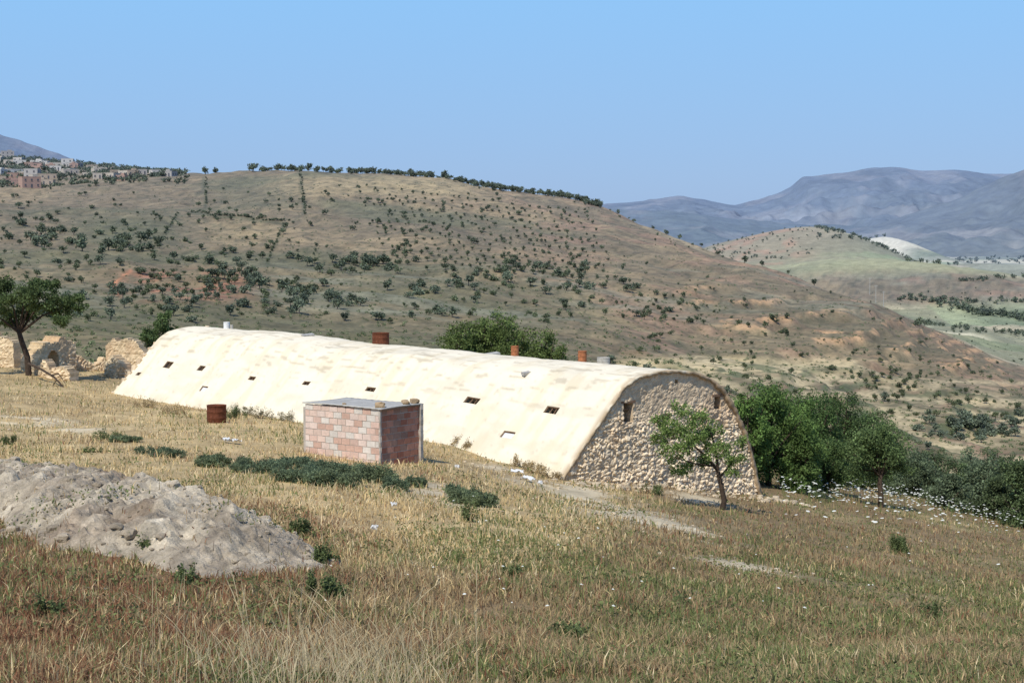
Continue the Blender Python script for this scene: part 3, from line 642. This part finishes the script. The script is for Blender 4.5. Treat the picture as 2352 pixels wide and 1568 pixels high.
# ------------------------------------------------------------ foliage
def leaf_cloud(blobs,n,size,colr,spread=.35,sub=9,seed=0,var=.35):
    r=np.random.default_rng(seed+100);B=np.array([b[:3] for b in blobs],float);R=np.array([[b[3],b[3],b[4] if len(b)>4 else b[3]*.8] for b in blobs],float)
    w=R[:,0]**2;w/=w.sum();bi=[];cen=[];rad=[];cm=[]
    for i in range(len(B)):
        k=max(3,int(sub))
        dv=r.normal(size=(k,3));dv/=np.linalg.norm(dv,axis=1)[:,None];dv*=(.45+.55*r.random((k,1)))
        cen.append(B[i]+dv*R[i]);rad.append(np.repeat(R[i:i+1]*spread,k,0));bi.append(np.full(k,w[i]/k));cm.append(r.uniform(1-var,1+var,k))
    cen=np.concatenate(cen);rad=np.concatenate(rad);pw=np.concatenate(bi);cm=np.concatenate(cm)
    ch=r.choice(len(cen),n,p=pw/pw.sum())
    P=cen[ch]+r.normal(size=(n,3))*rad[ch]*.6
    a=r.normal(size=(n,3));a/=np.linalg.norm(a,axis=1)[:,None];b=np.cross(a,r.normal(size=(n,3)));b/=np.linalg.norm(b,axis=1)[:,None]
    s=size*(.6+.8*r.random((n,1)))
    V=np.stack([P-a*s*.5,P+b*s*.28,P+a*s*.5,P-b*s*.28],1).reshape(-1,3)
    Fc=np.arange(n*4).reshape(n,4);c=colr*(cm[ch][:,None])*(.75+.5*r.random((n,1)))
    c=c+ (r.random((n,1))<.12)*colr*.5
    return V,Fc,np.repeat(c,4,0)
def make_tree(name,px,d,top,w,n,colr,label,seed,size=.1,trunk_h=.35,tr=.09,nb=9,sub=9,spread=.35,group=None,cat='tree',crown_lo=None,flatk=.85,bush=False):
    r=random.Random(seed);P=at(px,d)
    Ht=slope(top)*d-P[2]
    blobs=[];lo=crown_lo if crown_lo is not None else (0.02*Ht if bush else Ht*trunk_h);ch=(Ht-lo)
    for k in range(nb):
        a=r.uniform(0,6.283);rr=math.sqrt(r.random())*w*.38;t=(k+.5)/nb;zz=lo+ch*(.06+.80*t);rr*=math.sqrt(max(.14,1-(2*t-.8)**2*.6)) if bush else math.sqrt(max(.1,1-(2*t-1)**2*.6))
        b_=w*r.uniform(.17,.26);b_=min(b_,ch*.45);blobs.append((rr*math.cos(a),rr*math.sin(a),min(zz,Ht-b_*.75),b_,b_*flatk))
    root=add(name,None,loc=P,label=label,category=cat,**({'group':group} if group else {}))
    th=Ht*trunk_h;top_p=(0,0,th)
    parts=[tube([(0,0,-.2),(.02,0,th*.35),(-.03,0,th*.7),top_p],tr*1.25,tr*.75,8)]
    for b_ in blobs:
        e=np.array(b_[:3]);s=np.array(top_p);m=(s+e)/2+np.array([r.uniform(-.1,.1),r.uniform(-.1,.1),.05])*Ht*.3
        parts.append(tube([s*.9,m,e,e+(e-m)*.3],tr*.45,tr*.1,5))
    v,f=join(parts);add('trunk',mesh('trunk',v,f,None,[M_bark],True),root)
    v,f,c=leaf_cloud(blobs,n,size,colr,spread,sub,seed);add('crown',mesh('crown',v,f,c,[M_leaf]),root)
    return root
pb=at(1660,43.0)
def rel(px,py,dd=0.):
    return W(px,py,43.+dd)-pb
cl=[(1535,975,.42),(1570,1010,.45),(1600,960,.40),(1640,985,.36),(1545,1035,.38),(1650,1035,.40),(1690,1050,.33),(1610,1060,.3),(1560,940,.28),(1700,1015,.25),(1515,1005,.34),(1630,1010,.35),(1680,1085,.22),(1555,1085,.26),(1590,1000,.4),(1520,965,.3),(1580,1075,.24)]
bl=[]
for i,(a,b,c) in enumerate(cl):
    p=rel(a,b,random.uniform(-.6,.6));bl.append((*p,c*.85,c*.75))
r_=add('almond_tree',None,loc=pb,label='small sparse almond tree with leaning dark trunk by the stone gable',category='tree')
parts=[tube([(0,0,-.2),rel(1664,1150),rel(1656,1110),rel(1648,1080)],.085,.055,8),tube([rel(1648,1080),rel(1625,1050),rel(1590,1020,.2),rel(1560,990,.2)],.045,.015,6),tube([rel(1650,1085),rel(1645,1040),rel(1635,1000),rel(1620,960)],.04,.012,6),tube([rel(1654,1095),rel(1680,1065,-.2),rel(1695,1030,-.2)],.035,.012,6),tube([rel(1640,1070),rel(1600,1065,-.3),rel(1550,1050,-.4)],.03,.01,6)]
v,f=join(parts);add('trunk',mesh('trunk',v,f,None,[M_bark],True),r_)
v,f,c=leaf_cloud(bl,11500,.062,lin(110,128,70),.36,10,3);add('crown',mesh('crown',v,f,c,[M_leaf]),r_)
bg='dense green bushy tree growing to the ground downhill of the barn'
for i,(px,d,top,w,n,cc) in enumerate(((1770,57,872,3.0,22000,(94,116,62)),(1722,55.3,885,1.6,8000,(98,122,64)),(1825,60,903,2.6,15000,(90,112,60)),(1870,66,905,2.8,14000,(82,102,58)),(1925,72,884,3.3,16000,(80,98,58)),(1990,72,935,2.8,12000,(84,102,62)),(1905,62,1000,2.0,9000,(88,106,62)),(1840,57,985,2.0,9000,(92,112,62)))):
    make_tree('tree',px,d,top,w,n,lin(*cc),bg,11+i,.09,trunk_h=.2,nb=26,sub=12,bush=True,group='bushy trees below the barn')
make_tree('almond_tree',2030,58.0,966,2.7,11500,lin(92,108,66),'small round almond tree with short dark trunk among white flowers',25,.085,trunk_h=.38,nb=14,sub=10,crown_lo=1.1)
for i,(px,d,top,w,n) in enumerate(((2115,76,1035,2.4,8000),(2160,88,1030,3.2,8000),(2215,70,1062,2.1,8000),(2262,66,1052,2.4,9000),(2320,80,1030,3.2,9000),(2365,60,1045,2.2,9000),(2110,95,1060,3.4,7000),(2070,82,1035,2.8,8000),(2440,70,1035,3.,6000),(2185,64,1092,1.8,7000),(2305,62,1088,1.9,8000),(2030,80,985,2.8,9000),(2240,90,1030,3.6,8000))):
    cc=[(98,110,82),(80,92,62),(90,104,68)][i%3]
    make_tree('olive_tree',px,d,top,w,n,lin(*cc),['grey-green olive tree at the edge of the slope','dark bushy olive tree at the edge of the flowering slope','mid-green rounded olive tree above the valley'][i%3],30+i,.10,trunk_h=.18,nb=16,bush=True,group='olive trees lining the lower slope')
for i,(px,d,top,w,n) in enumerate(((1050,74,742,2.8,13000),(1115,75,712,3.4,17000),(1185,74,722,3.4,16000),(1250,73,752,2.6,11000))):
    make_tree('fig_tree',px,d,top,w,n,lin(98,112,64),'broad bright green fig tree rising behind the barn roof',51+i,.11,trunk_h=.2,nb=20,sub=11,bush=True,group='fig trees behind the barn')
make_tree('tree',380,84,700,2.2,8000,lin(86,102,62),'round green tree behind the ruined wall',23,.12,trunk_h=.15,nb=14,bush=True)
make_tree('tree',335,82,745,1.4,4000,lin(90,106,64),'low green bush tree beside the ruined wall',24,.12,trunk_h=.1,nb=8,bush=True)
tb=at(62,73.)
def rl(px,py,dd=0.):return W(px,py,73.+dd)-tb
cl=[(-40,700,.8),(10,690,.9),(60,672,.85),(100,690,.8),(140,705,.7),(170,690,.6),(30,735,.6),(90,650,.5),(-10,660,.6),(120,660,.5),(185,705,.35),(140,735,.5),(-60,740,.6),(60,715,.7),(20,650,.55),(-20,740,.6)]
bl=[(*rl(a,b,random.uniform(-1.2,1.2)),c*.85,c*.65) for a,b,c in cl]
r_=add('carob_tree',None,loc=tb,label='dark spreading tree with forked leaning trunk by stone ruins',category='tree')
parts=[tube([(0,0,-.2),rl(62,820),rl(50,785),rl(42,755)],.15,.10,8)]
for a,b in((-10,700),(20,680),(60,675),(110,690),(150,705),(90,655),(-45,715)):parts.append(tube([rl(45,765),rl((45+a)/2,(745+b)/2,random.uniform(-.4,.4)),rl(a,b)],.07,.02,6))
v,f=join(parts);add('trunk',mesh('trunk',v,f,None,[M_bark],True),r_)
v,f,c=leaf_cloud(bl,21000,.11,lin(84,98,60),.38,11,5);add('crown',mesh('crown',v,f,c,[M_leaf]),r_)
v,f=join([tube([W(66,835,72),W(95,848,71),W(125,866,70),W(150,893,68.)],.07,.03,6),tube([W(118,862,70),W(135,858,70),W(150,880,69)],.035,.012,5),tube([W(130,872,69.6),W(122,885,69.2),W(118,893,69)],.03,.01,5)])
add('fallen_branch',mesh('fallen_branch',v,f,None,[M_bark],True),label='dark dead branch sagging to the dry grass',category='branch')
# ------------------------------------------------------------ shrubs
def shrub(px,py,wpx,hpx,colr,label,n,seed,size=.045,nb=8,grp=None):
    h=hit(px,py,12,100);s=h[1]/F;w=wpx*s;hh_=hpx*s;r=random.Random(seed);bl=[]
    for k in range(nb):
        a=r.uniform(-.5,.5)*w*.85;b=r.uniform(-.5,.5)*w*.7;rr=max(.08,min(w*.2,hh_*.8))*r.uniform(.7,1.1)
        gz=Hs(h[0]+a,h[1]+b)-h[2];bl.append((a,b,gz+hh_*.32,rr,hh_*.6*r.uniform(.6,1.1)))
    v,f,c=leaf_cloud(bl,n,size,colr,.36,10,seed);root=add('shrub',None,loc=h,label=label,category='shrub',group=grp or 'low green shrubs in the dry grass')
    add('foliage',mesh('foliage',v,f,c,[M_leaf]),root)
    st=[tube([(0,0,-.05),np.array(b[:3])*.6,b[:3]],.012,.005,4) for b in bl[:5]];v,f=join(st);add('stems',mesh('stems',v,f,None,[M_bark]),root)
low='low spreading grey-green shrub mat in dry grass'
for i,a in enumerate(MAT):
    shrub(a[0],a[1]+8,a[2],a[3]*.85,lin(100,112,84) if i%3 else lin(108,118,86),low,12000 if a[2]>100 else 5500,200+i,.04,16)
for i,(px,py,w,h,n) in enumerate(((2055,1270,58,50,5000),(45,1185,60,50,3500),(265,1235,40,40,1300),(330,1280,40,50,1300),(690,1235,40,50,2000),(740,1390,90,80,3800),(745,1300,60,60,1800),(425,1350,50,60,1400),(1180,1330,40,35,1000),(1080,1200,45,60,800),(545,962,60,34,2000),(240,1010,60,30,1300),(1500,1135,50,30,1200),(1880,1150,60,30,1200),(20,1020,40,25,1000),(210,1040,50,15,900),(1560,1400,60,40,900),(2150,1420,60,40,900),(1300,1470,80,50,1000),(120,1420,70,50,900))):
    shrub(px,py,w,h,lin(98,108,68),'small bushy green weed clump in dry grass' ,n,240+i,.036,6)
shrub(683,960,30,60,lin(106,126,70),'leafy green sapling beside the brick shed',900,290,.08,6)
for i,(px,py) in enumerate(((560,955),(600,962),(640,965),(1010,1015),(1060,1028),(1120,1045),(1170,1062),(1225,1085),(1265,1100),(985,1012),(400,950),(330,935),(1200,1075),(1090,1038))):
    shrub(px,py,60,28,lin(160,142,106) if i>2 else lin(134,126,100),'dry brown weeds at the foot of the vault',1100,300+i,.04,6,'dry weeds along the barn')
def flowers():
    Vs=[];Fs=[];Cs=[];n=0
    A=np.array([(px,1114+(px-1800)*.13+abs(random.gauss(0,26))*random.choice([1,1,-.3])+6) for px in [random.uniform(1790,2400) for _ in range(800)]])
    hx,hy,hz_=hitv(A[:,0],A[:,1],30,100,260);pos=list(zip(hx,hy,hz_))
    for _ in range(60):pos.append(hit(random.uniform(700,2350),random.uniform(1150,1450),13,90))
    for _ in range(25):pos.append(hit(random.uniform(850,960),random.uniform(960,1060),13,90))
    for p_ in pos:
        if p_ is None:continue
        x,y,z=p_;y+=random.uniform(-.4,.4);z=Hs(x,y)
        if inside(np.array(x),np.array(y)):continue
        h=random.uniform(.25,.6)*(.5 if y<34 else 1);r=random.uniform(.022,.06)*(.45 if y<34 else 1)
        tx=random.uniform(-.3,.3);ty=random.uniform(-.1,.25)
        ring=[(x+r*math.cos(a)*(1+.2*math.sin(5*a)),y+r*math.sin(a),z+h+r*(tx*math.cos(a)+ty*math.sin(a))) for a in np.linspace(0,6.283,9)[:-1]]
        Vs+=[(x,y,z+h+.012)]+ring;Cs+=[lin(232,232,218)]*9
        Fs+=[(n,n+1+k,n+1+(k+1)%8) for k in range(8)];n+=9
        Vs+=[(x-.006,y,z),(x+.006,y,z),(x,y,z+h)];Cs+=[lin(110,124,70)]*3;Fs.append((n,n+1,n+2));n+=3
    add('wild_flowers',mesh('wild_flowers',np.array(Vs),np.array(Fs),np.array(Cs),[M_grass]),kind='stuff',label='white umbel wild flowers on thin stems',category='flowers')
flowers()
# ------------------------------------------------------------ ruins
def ruin(px0,d0,px1,d1,hts,thick,label,opening=None,seed=0):
    a=at(px0,d0);b=at(px1,d1);L=float(np.hypot(*(b-a)[:2]));dv=np.array([(b-a)[0],(b-a)[1],0])/L;nv=np.array([-dv[1],dv[0],0])
    xs=np.linspace(0,L,len(hts))
    def keep(s,z):
        k=z<np.interp(s,xs,hts)+(fbm(s*3,s*0+seed,4,seed)-.5)*.5
        if opening:
            o=opening;k&=~((np.abs(s-o[0])<o[1])&(z<o[2]-((s-o[0])/o[1])**2*.25))
        return k
    v,f,c=cellwall(0,L,-.6,max(hts)+.3,.07,keep,lambda s,z,dp:dv*s+nv*dp+np.array([0,0,z]),lambda s,z:stone_disp(s+seed*7,z,(1.,0.),4)*1.4,lambda s,z:stone_col(s+seed*7,z,(1.4,.2),4,lin(212,190,156),lin(196,174,138)),thick)
    add('ruined_wall',mesh('ruined_wall',v,f,c,[M_stone]),loc=a,label=label,category='ruin',group='crumbling stone ruins')
ruin(-60,79,30,78,[1.4,1.6,1.5,1.3,1.1],.5,'crumbling pale stone wall with a dark doorway',(1.3,.25,1.0),1)
ruin(80,75,172,77,[.6,1.15,1.4,1.5,1.3,1.2],1.1,'jagged stone wall stub with rounded dark opening',(1.0,.34,.95),2)
ruin(75,73.5,160,72.5,[.3,.7,.5,.4,.5,.2],.5,'low collapsed plastered wall in front of the ruin',None,3)
ruin(240,79,350,78.5,[1.15,1.6,1.65,1.5,1.4,1.0,.4],.6,'broken rubble wall piece with uneven top',None,4)
ruin(238,76,290,75,[.6,.9,.8,.4],.5,'low collapsed rubble wall stub',None,5)
ruin(170,78,242,79,[.8,.4,.3,.4,.7],.5,'low tumbled stone footing',None,6)
ruin(20,80,90,80,[1.0,.7,.5,.8,1.1],.5,'broken cream wall between two ruins',None,7)
# ------------------------------------------------------------ hillside trees
def small_tree(seed,shrubby=False,n=280,size=.56):
    r=random.Random(seed);bl=[]
    for k in range(8):
        a=r.uniform(0,6.283);rr=r.uniform(0,.85)*1.25;bl.append((rr*math.cos(a),rr*math.sin(a),(.7 if shrubby else 1.3)+r.uniform(-.3,.9),r.uniform(.75,1.1),r.uniform(.6,.9)))
    v,f,c=leaf_cloud(bl,n,size,np.array([1.,1.,1.]),.42,5,seed,var=.3)
    c=c*lin(94,102,72)
    if not shrubby:
        tv,tf=tube([(0,0,-.6),(.05,.1,.6),(r.uniform(-.3,.3),0,1.4)],.14,.09,5)
        k=len(v);tq=[q for q in tf if len(q)==4];v=np.concatenate([v,np.array(tv)]);f=np.concatenate([f,np.array(tq)+k]);c=np.concatenate([c,np.tile(lin(90,78,64),(len(tv),1))])
    return v,f,c
VAR=[small_tree(s,s%3==2) for s in range(9)]
VM=[mesh('hill_tree',v,f,c+(HAZE_TINT*1.1-c)*.08,[M_leaf_far]) for v,f,c in VAR]  # slight haze painted into the hill tree colours
spots=[]
def put(px,py,s,dmin=110,dmax=1000):
    h=hit(px,py,dmin,dmax)
    if h and h[1]>dmin*1.02:spots.append((h[0],h[1],h[2],s,px,py))
def putline(p,q,n,s,jx=4,jy=3):
    for i in range(n):
        t=(i+random.random()*.6)/n;put(p[0]+(q[0]-p[0])*t+random.gauss(0,jx),p[1]+(q[1]-p[1])*t+random.gauss(0,jy),s*random.uniform(.7,1.25))
def ridge(px):
    D=np.linspace(600,1000,160);x=(px-CX)/F*D;z=H(x,D);k=np.argmax(z/D);return D[k],x[k],z[k]
for _ in range(260):
    px=random.uniform(800,1380) if random.random()<.85 else random.uniform(570,800);d,x,z=ridge(px);d+=random.uniform(-8,6);x=(px-CX)/F*d
    spots.append((x,d,Hs(x,d),random.uniform(.6,1.35),px,400))
for px in (585,612,640,708,712,745,780,475,500,390,1420,1455,1500,1530,1560,1610,1650,1710,1750,1810,1870):
    d,x,z=ridge(px);x=(px-CX)/F*d;spots.append((x,d,Hs(x,d),random.uniform(.9,1.7) if px<1400 else random.uniform(.6,1),px,400))
putline((690,400),(702,500),36,.38,1.5,1);putline((472,412),(474,470),18,.4,1.5,1);putline((440,488),(655,512),60,.40,1.5,1.5);putline((655,512),(612,608),30,.34,1.5,1.5);putline((410,492),(345,590),30,.34,1.5,1.5)
def cluster(cx,cy,rx,ry,n,s):
    for _ in range(n):put(cx+random.gauss(0,rx),cy+random.gauss(0,ry),s*random.uniform(.7,1.3))
cluster(210,565,80,16,26,1.15);cluster(300,575,25,10,10,1.1);cluster(780,610,75,12,26,.9);cluster(850,605,25,7,10,1.);cluster(540,640,45,22,20,.95);cluster(430,600,40,10,9,.8);cluster(1320,660,60,22,24,.95);cluster(690,680,90,18,24,.85);cluster(1010,680,60,22,18,.9)
cluster(1180,630,50,18,14,.8);cluster(120,540,40,10,7,1.1);cluster(50,500,40,12,5,1.1);cluster(1500,720,50,14,10,.7)
for i in range(26):
    for j in range(13):
        if random.random()<.15:continue
        put(820+i*21+j*6+random.gauss(0,3),430+j*13.5+i*2.5+random.gauss(0,1.8),random.uniform(.34,.66))
for i in range(11):
    for j in range(6):
        if random.random()<.3:continue
        put(330+i*22-j*5+random.gauss(0,4),630+j*12+random.gauss(0,2),random.uniform(.4,.7))
for _ in range(760):
    px=random.uniform(-30,1700);py=random.uniform(430,745)
    if vn(np.array(px/70.),np.array(py/25.),5)<.32:continue
    put(px,py,random.uniform(.3,.85)*(1 if px<1200 else .75))
for _ in range(190):
    px=random.uniform(1400,2352);py=random.uniform(660,1000)
    put(px,py,random.uniform(.25,.5))
cluster(2250,985,70,14,40,.5);cluster(2200,1000,60,12,24,.5);cluster(2020,890,60,25,18,.45);cluster(1780,760,20,12,8,.6);cluster(2150,900,90,25,22,.38)
inside_f=[s for s in spots if -10<s[4]<2362]
inside_f.sort(key=lambda s:-s[3]/s[1])
ind=inside_f[:270];rest=inside_f[270:]
labs=['round olive tree on the dry scrubby hillside','small almond tree on the dry hillside','low evergreen bush on the scrubby slope']
nms=['olive_tree','almond_tree','hillside_bush'];cats=['tree','tree','bush']
for i,s in enumerate(ind):
    k=random.randrange(9);t=k%3;o=add(nms[t],VM[k],loc=(s[0],s[1],s[2]),label=labs[t],category=cats[t],group='trees dotting the hillside')
    o.scale=(s[3]*random.uniform(.9,1.15),s[3],s[3]*random.uniform(.8,1.05));o.rotation_euler=(0,0,random.random()*6.28)
def merged(sp,name,label,cut=None,k_=1.):
    Vs=[];Fs=[];Cs=[];n=0
    for s in sp:
        v,f,c=VAR[random.randrange(9)] if cut is None else cut[random.randrange(len(cut))]
        a=random.random()*6.28;R=np.array([[math.cos(a),-math.sin(a),0],[math.sin(a),math.cos(a),0],[0,0,1]])
        d=s[1];haze_mix=1-math.exp(-max(d-200,0)/6000.)
        cc=c*random.uniform(.75,1.25)*k_;cc=cc+(HAZE_TINT*1.1-cc)*haze_mix  # haze painted into the foliage colour by distance
        Vs.append(v@R.T*s[3]+np.array(s[:3]));Fs.append(f+n);n+=len(v);Cs.append(cc)
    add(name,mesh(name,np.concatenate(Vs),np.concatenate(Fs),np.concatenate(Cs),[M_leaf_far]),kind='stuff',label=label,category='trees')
merged(rest,'distant_trees','many small trees spread over the far hillside')
LOW=[small_tree(50+s,True,30,.9) for s in range(4)]
NS=15000
xs=rng.uniform(-50,2380,NS);ys=rng.uniform(420,1050,NS)
kk=vn(xs/60.,ys/22.,8)+rng.random(NS)*.6>.5
hx,hy,hz_=hitv(xs[kk],ys[kk],105,1000);sc=[(a,b,c-.12,random.uniform(.09,.32)) for a,b,c in zip(hx,hy,hz_)]
merged(sc,'hillside_scrub','low scrub bushes covering the hillside',LOW,1.3)
fa=[]
for _ in range(230):
    px=random.uniform(1870,2110);d=random.uniform(1380,1600);x=(px-CX)/F*d;fa.append((x,d,Hs(x,d),random.uniform(.8,1.4)))
for _ in range(90):
    px=random.uniform(1620,1880);d=random.uniform(1300,1480);x=(px-CX)/F*d;fa.append((x,d,Hs(x,d),random.uniform(.4,.8)))
for (a,b,c,d_,n,s) in((2050,690,2352,702,50,1.),(2150,705,2352,735,70,1.2),(2080,600,2200,606,26,1.3),(1650,575,1800,600,15,.8),(2200,650,2352,640,16,1.),(2100,745,2352,770,50,.8)):
    for i in range(n):
        t=random.random();h=hit(a+(c-a)*t,b+(d_-b)*t+random.gauss(0,3),500,2200)
        if h:fa.append((*h,s*random.uniform(.7,1.3)))
for _ in range(420):
    px=random.uniform(1700,2400);d=random.uniform(2600,4300);x=(px-CX)/F*d
    if vn(np.array(x/220.),np.array(d/160.),61)<.5:continue
    fa.append((x,d,Hs(x,d),random.uniform(1.3,2.6)))
for _ in range(900):
    px=random.uniform(-60,430);d=random.uniform(860,1450);x=(px-CX)/F*d;fa.append((x,d,Hs(x,d),random.uniform(.7,1.5)))
merged(fa,'valley_trees','far tree belts in the valley and around the village',[small_tree(70+s,s%2==0,60,.9) for s in range(4)])
# ------------------------------------------------------------ village
def house(w,dp,st,seed,colr):
    r=random.Random(seed);V=[];Fc=[];C=[];MI=[]
    def addp(v,f,c,m):
        n=len(V);V.extend(v);Fc.extend([tuple(i+n for i in q) for q in f]);C.extend([c]*len(v));MI.extend([m]*len(f))
    h=st*2.7
    addp(*box(0,0,h/2-1.5,w,dp,h+3),colr,0)
    addp(*box(0,-dp/2+.1,h+.25,w+.3,.25,.5),colr*.92,0);addp(*box(0,dp/2-.1,h+.25,w+.3,.25,.5),colr*.92,0)
    addp(*box(-w/2+.1,0,h+.25,.25,dp-.3,.5),colr*.92,0);addp(*box(w/2-.1,0,h+.25,.25,dp-.3,.5),colr*.92,0)
    if r.random()<.35:addp(*box(r.uniform(-w*.25,w*.25),dp*.1,h+.8,w*.35,dp*.4,1.6),colr*.97,0)
    for s in range(st):
        k=max(2,int(w//3.2))
        for i in range(k):
            x=-w/2+(i+.5)*w/k;dr=(s==0 and i==k//2)
            addp(*box(x,-dp/2-.02,s*2.7+(1.05 if dr else 1.5),.9,.1,2.0 if dr else 1.0),colr*0+.03,1)
            addp(*box(x,-dp/2-.06,s*2.7+(.05 if dr else .92),1.1,.2,.1),colr,0)
        for yv in(-dp*.22,dp*.22):addp(*box(w/2+.02,yv,s*2.7+1.5,.1,.9,1.0),colr*0+.03,1)
    return mesh('house',V,Fc,np.array(C),[M_house,M_win],False,MI)
pal=[(lin(216,208,194),'white'),(lin(206,192,170),'cream'),(lin(176,168,156),'grey concrete'),(lin(186,150,126),'pinkish brick'),(lin(184,164,138),'tan')]
hs=[]
for (a,b,c,d_,n) in((0,354,190,382,8),(0,370,180,392,10),(0,394,140,410,8),(0,412,120,424,6),(215,392,390,404,8),(200,402,300,412,4),(150,378,230,386,3)):
    for i in range(n):
        t=(i+random.random()*.5)/n;hs.append((a+(c-a)*t+random.gauss(0,5),b+(d_-b)*t+random.gauss(0,3)))
for i,(px,py) in enumerate(hs):
    h=hit(px,py+7,700,2100)
    if h is None:
        d=1400;x=(px-CX)/F*d;h=(x,d,Hs(x,d))
    w=random.uniform(6,11)*(.8 if px>200 else 1);st=random.choice([1,1,1,1,2]) if px<200 else 1;cc,cn=pal[random.choice([0,0,1,1,2,3,4]) if py<405 else random.choice([3,1,4,3,1])]
    haze_mix=1-math.exp(-h[1]/7000.);c2=cc*random.uniform(.75,1.);c2=c2+(HAZE_TINT-c2)*haze_mix  # house colour carries painted distance haze
    o=add('house',house(w,random.uniform(6,8),st,i,c2),loc=(h[0],h[1],h[2]-.3),label=('two-storey ' if st==2 else 'single-storey ')+cn+' flat-roofed house in the hillside village',category='house',group='houses of the hillside village')
    o.rotation_euler=(0,0,random.uniform(-.5,.7))
pv=[tube([(0,0,-1),(0,0,5),(0,0,10.5)],.16,.10,8),box(0,0,9.9,1.8,.14,.14),box(-.8,0,10.12,.1,.1,.3),box(.8,0,10.12,.1,.1,.3),box(0,0,10.65,.1,.1,.3)]
v,f=join(pv);pm=mesh('utility_pole',v,f,None,[M_pole])
for px,d in((1998,980),(2012,950),(2030,930)):
    x=(px-CX)/F*d;o=add('utility_pole',pm,loc=(x,d,Hs(x,d)),label='pale concrete utility pole with crossarm in the valley',category='utility pole',group='power line poles')
def sheet(px,py,s,label,seed):
    h=hit(px,py,13,90);r=random.Random(seed);V=[];Fc=[];n=7
    for i in range(n):
        for j in range(n):V.append(((i/(n-1)-.5)*s+r.uniform(-.02,.02),(j/(n-1)-.5)*s*.5+r.uniform(-.02,.02),.1+r.uniform(-.04,.06)))
    for i in range(n-1):
        for j in range(n-1):a=i*n+j;Fc.append((a,a+n,a+n+1,a+1))
    o=add('plastic_scrap',mesh('plastic_scrap',V,Fc,None,[M_white]),loc=h,label=label,category='litter',group='white litter in the grass');o.rotation_euler=(0,0,r.uniform(-1,0))
for i,(px,py,s) in enumerate(((1188,1092,.35),(1212,1106,.4),(540,1022,.35),(520,1020,.25),(860,1225,.11),(905,1172,.1),(1050,1082,.12),(1240,1118,.14))):sheet(px,py,s,'crumpled white plastic scrap on dry grass',i)
# ------------------------------------------------------------ light, world, camera
sv=Vector((-.52,-.855,0)).normalized();el=math.radians(52);sv=Vector((sv.x*math.cos(el),sv.y*math.cos(el),math.sin(el)))
sun=bpy.data.lights.new('sun','SUN');sun.energy=4.2;sun.angle=math.radians(.5);sun.color=(1,.96,.89)
so=bpy.data.objects.new('sun',sun);COL.objects.link(so);so.rotation_euler=sv.to_track_quat('Z','Y').to_euler();so.location=(0,0,60)
w=bpy.data.worlds.new('World');scene.world=w;w.use_nodes=True;nt=w.node_tree;bg=nt.nodes['Background'];N=nt.nodes;L=nt.links
sk=N.new('ShaderNodeTexSky');sk.sky_type='NISHITA';sk.sun_disc=False;sk.sun_elevation=el;sk.sun_rotation=math.atan2(sv.x,sv.y)%(2*math.pi);sk.altitude=400;sk.air_density=1.;sk.dust_density=1.;sk.ozone_density=2.
L.new(sk.outputs[0],bg.inputs[0]);bg.inputs[1].default_value=.09
tc=N.new('ShaderNodeTexCoord');sx=N.new('ShaderNodeSeparateXYZ');L.new(tc.outputs['Generated'],sx.inputs[0])
cr=N.new('ShaderNodeValToRGB');L.new(sx.outputs['Z'],cr.inputs[0]);e=cr.color_ramp.elements
def rc(c):return (*c,1)
e[0].position=0.;e[0].color=rc(lin(158,188,230));e[1].position=1.;e[1].color=rc(lin(70,115,190))
for p_,c_ in((.05,lin(152,192,240)),(.14,lin(146,202,255)),(.4,lin(100,155,225))):
    q_=e.new(p_);q_.color=rc(c_)
b2=N.new('ShaderNodeBackground');L.new(cr.outputs[0],b2.inputs[0]);b2.inputs[1].default_value=1.
mx=N.new('ShaderNodeMixShader');mx.inputs[0].default_value=.83;L.new(bg.outputs[0],mx.inputs[1]);L.new(b2.outputs[0],mx.inputs[2]);L.new(mx.outputs[0],N['World Output'].inputs[0])
cam=bpy.data.cameras.new('camera');cam.sensor_width=36;cam.lens=36*F/2352;cam.clip_end=30000;cam.clip_start=.1
co=bpy.data.objects.new('camera',cam);COL.objects.link(co);co.location=(0,0,0);co.rotation_euler=(math.pi/2-TH,0,0);scene.camera=co
scene.view_settings.view_transform='Standard';scene.view_settings.look='None';scene.view_settings.exposure=0
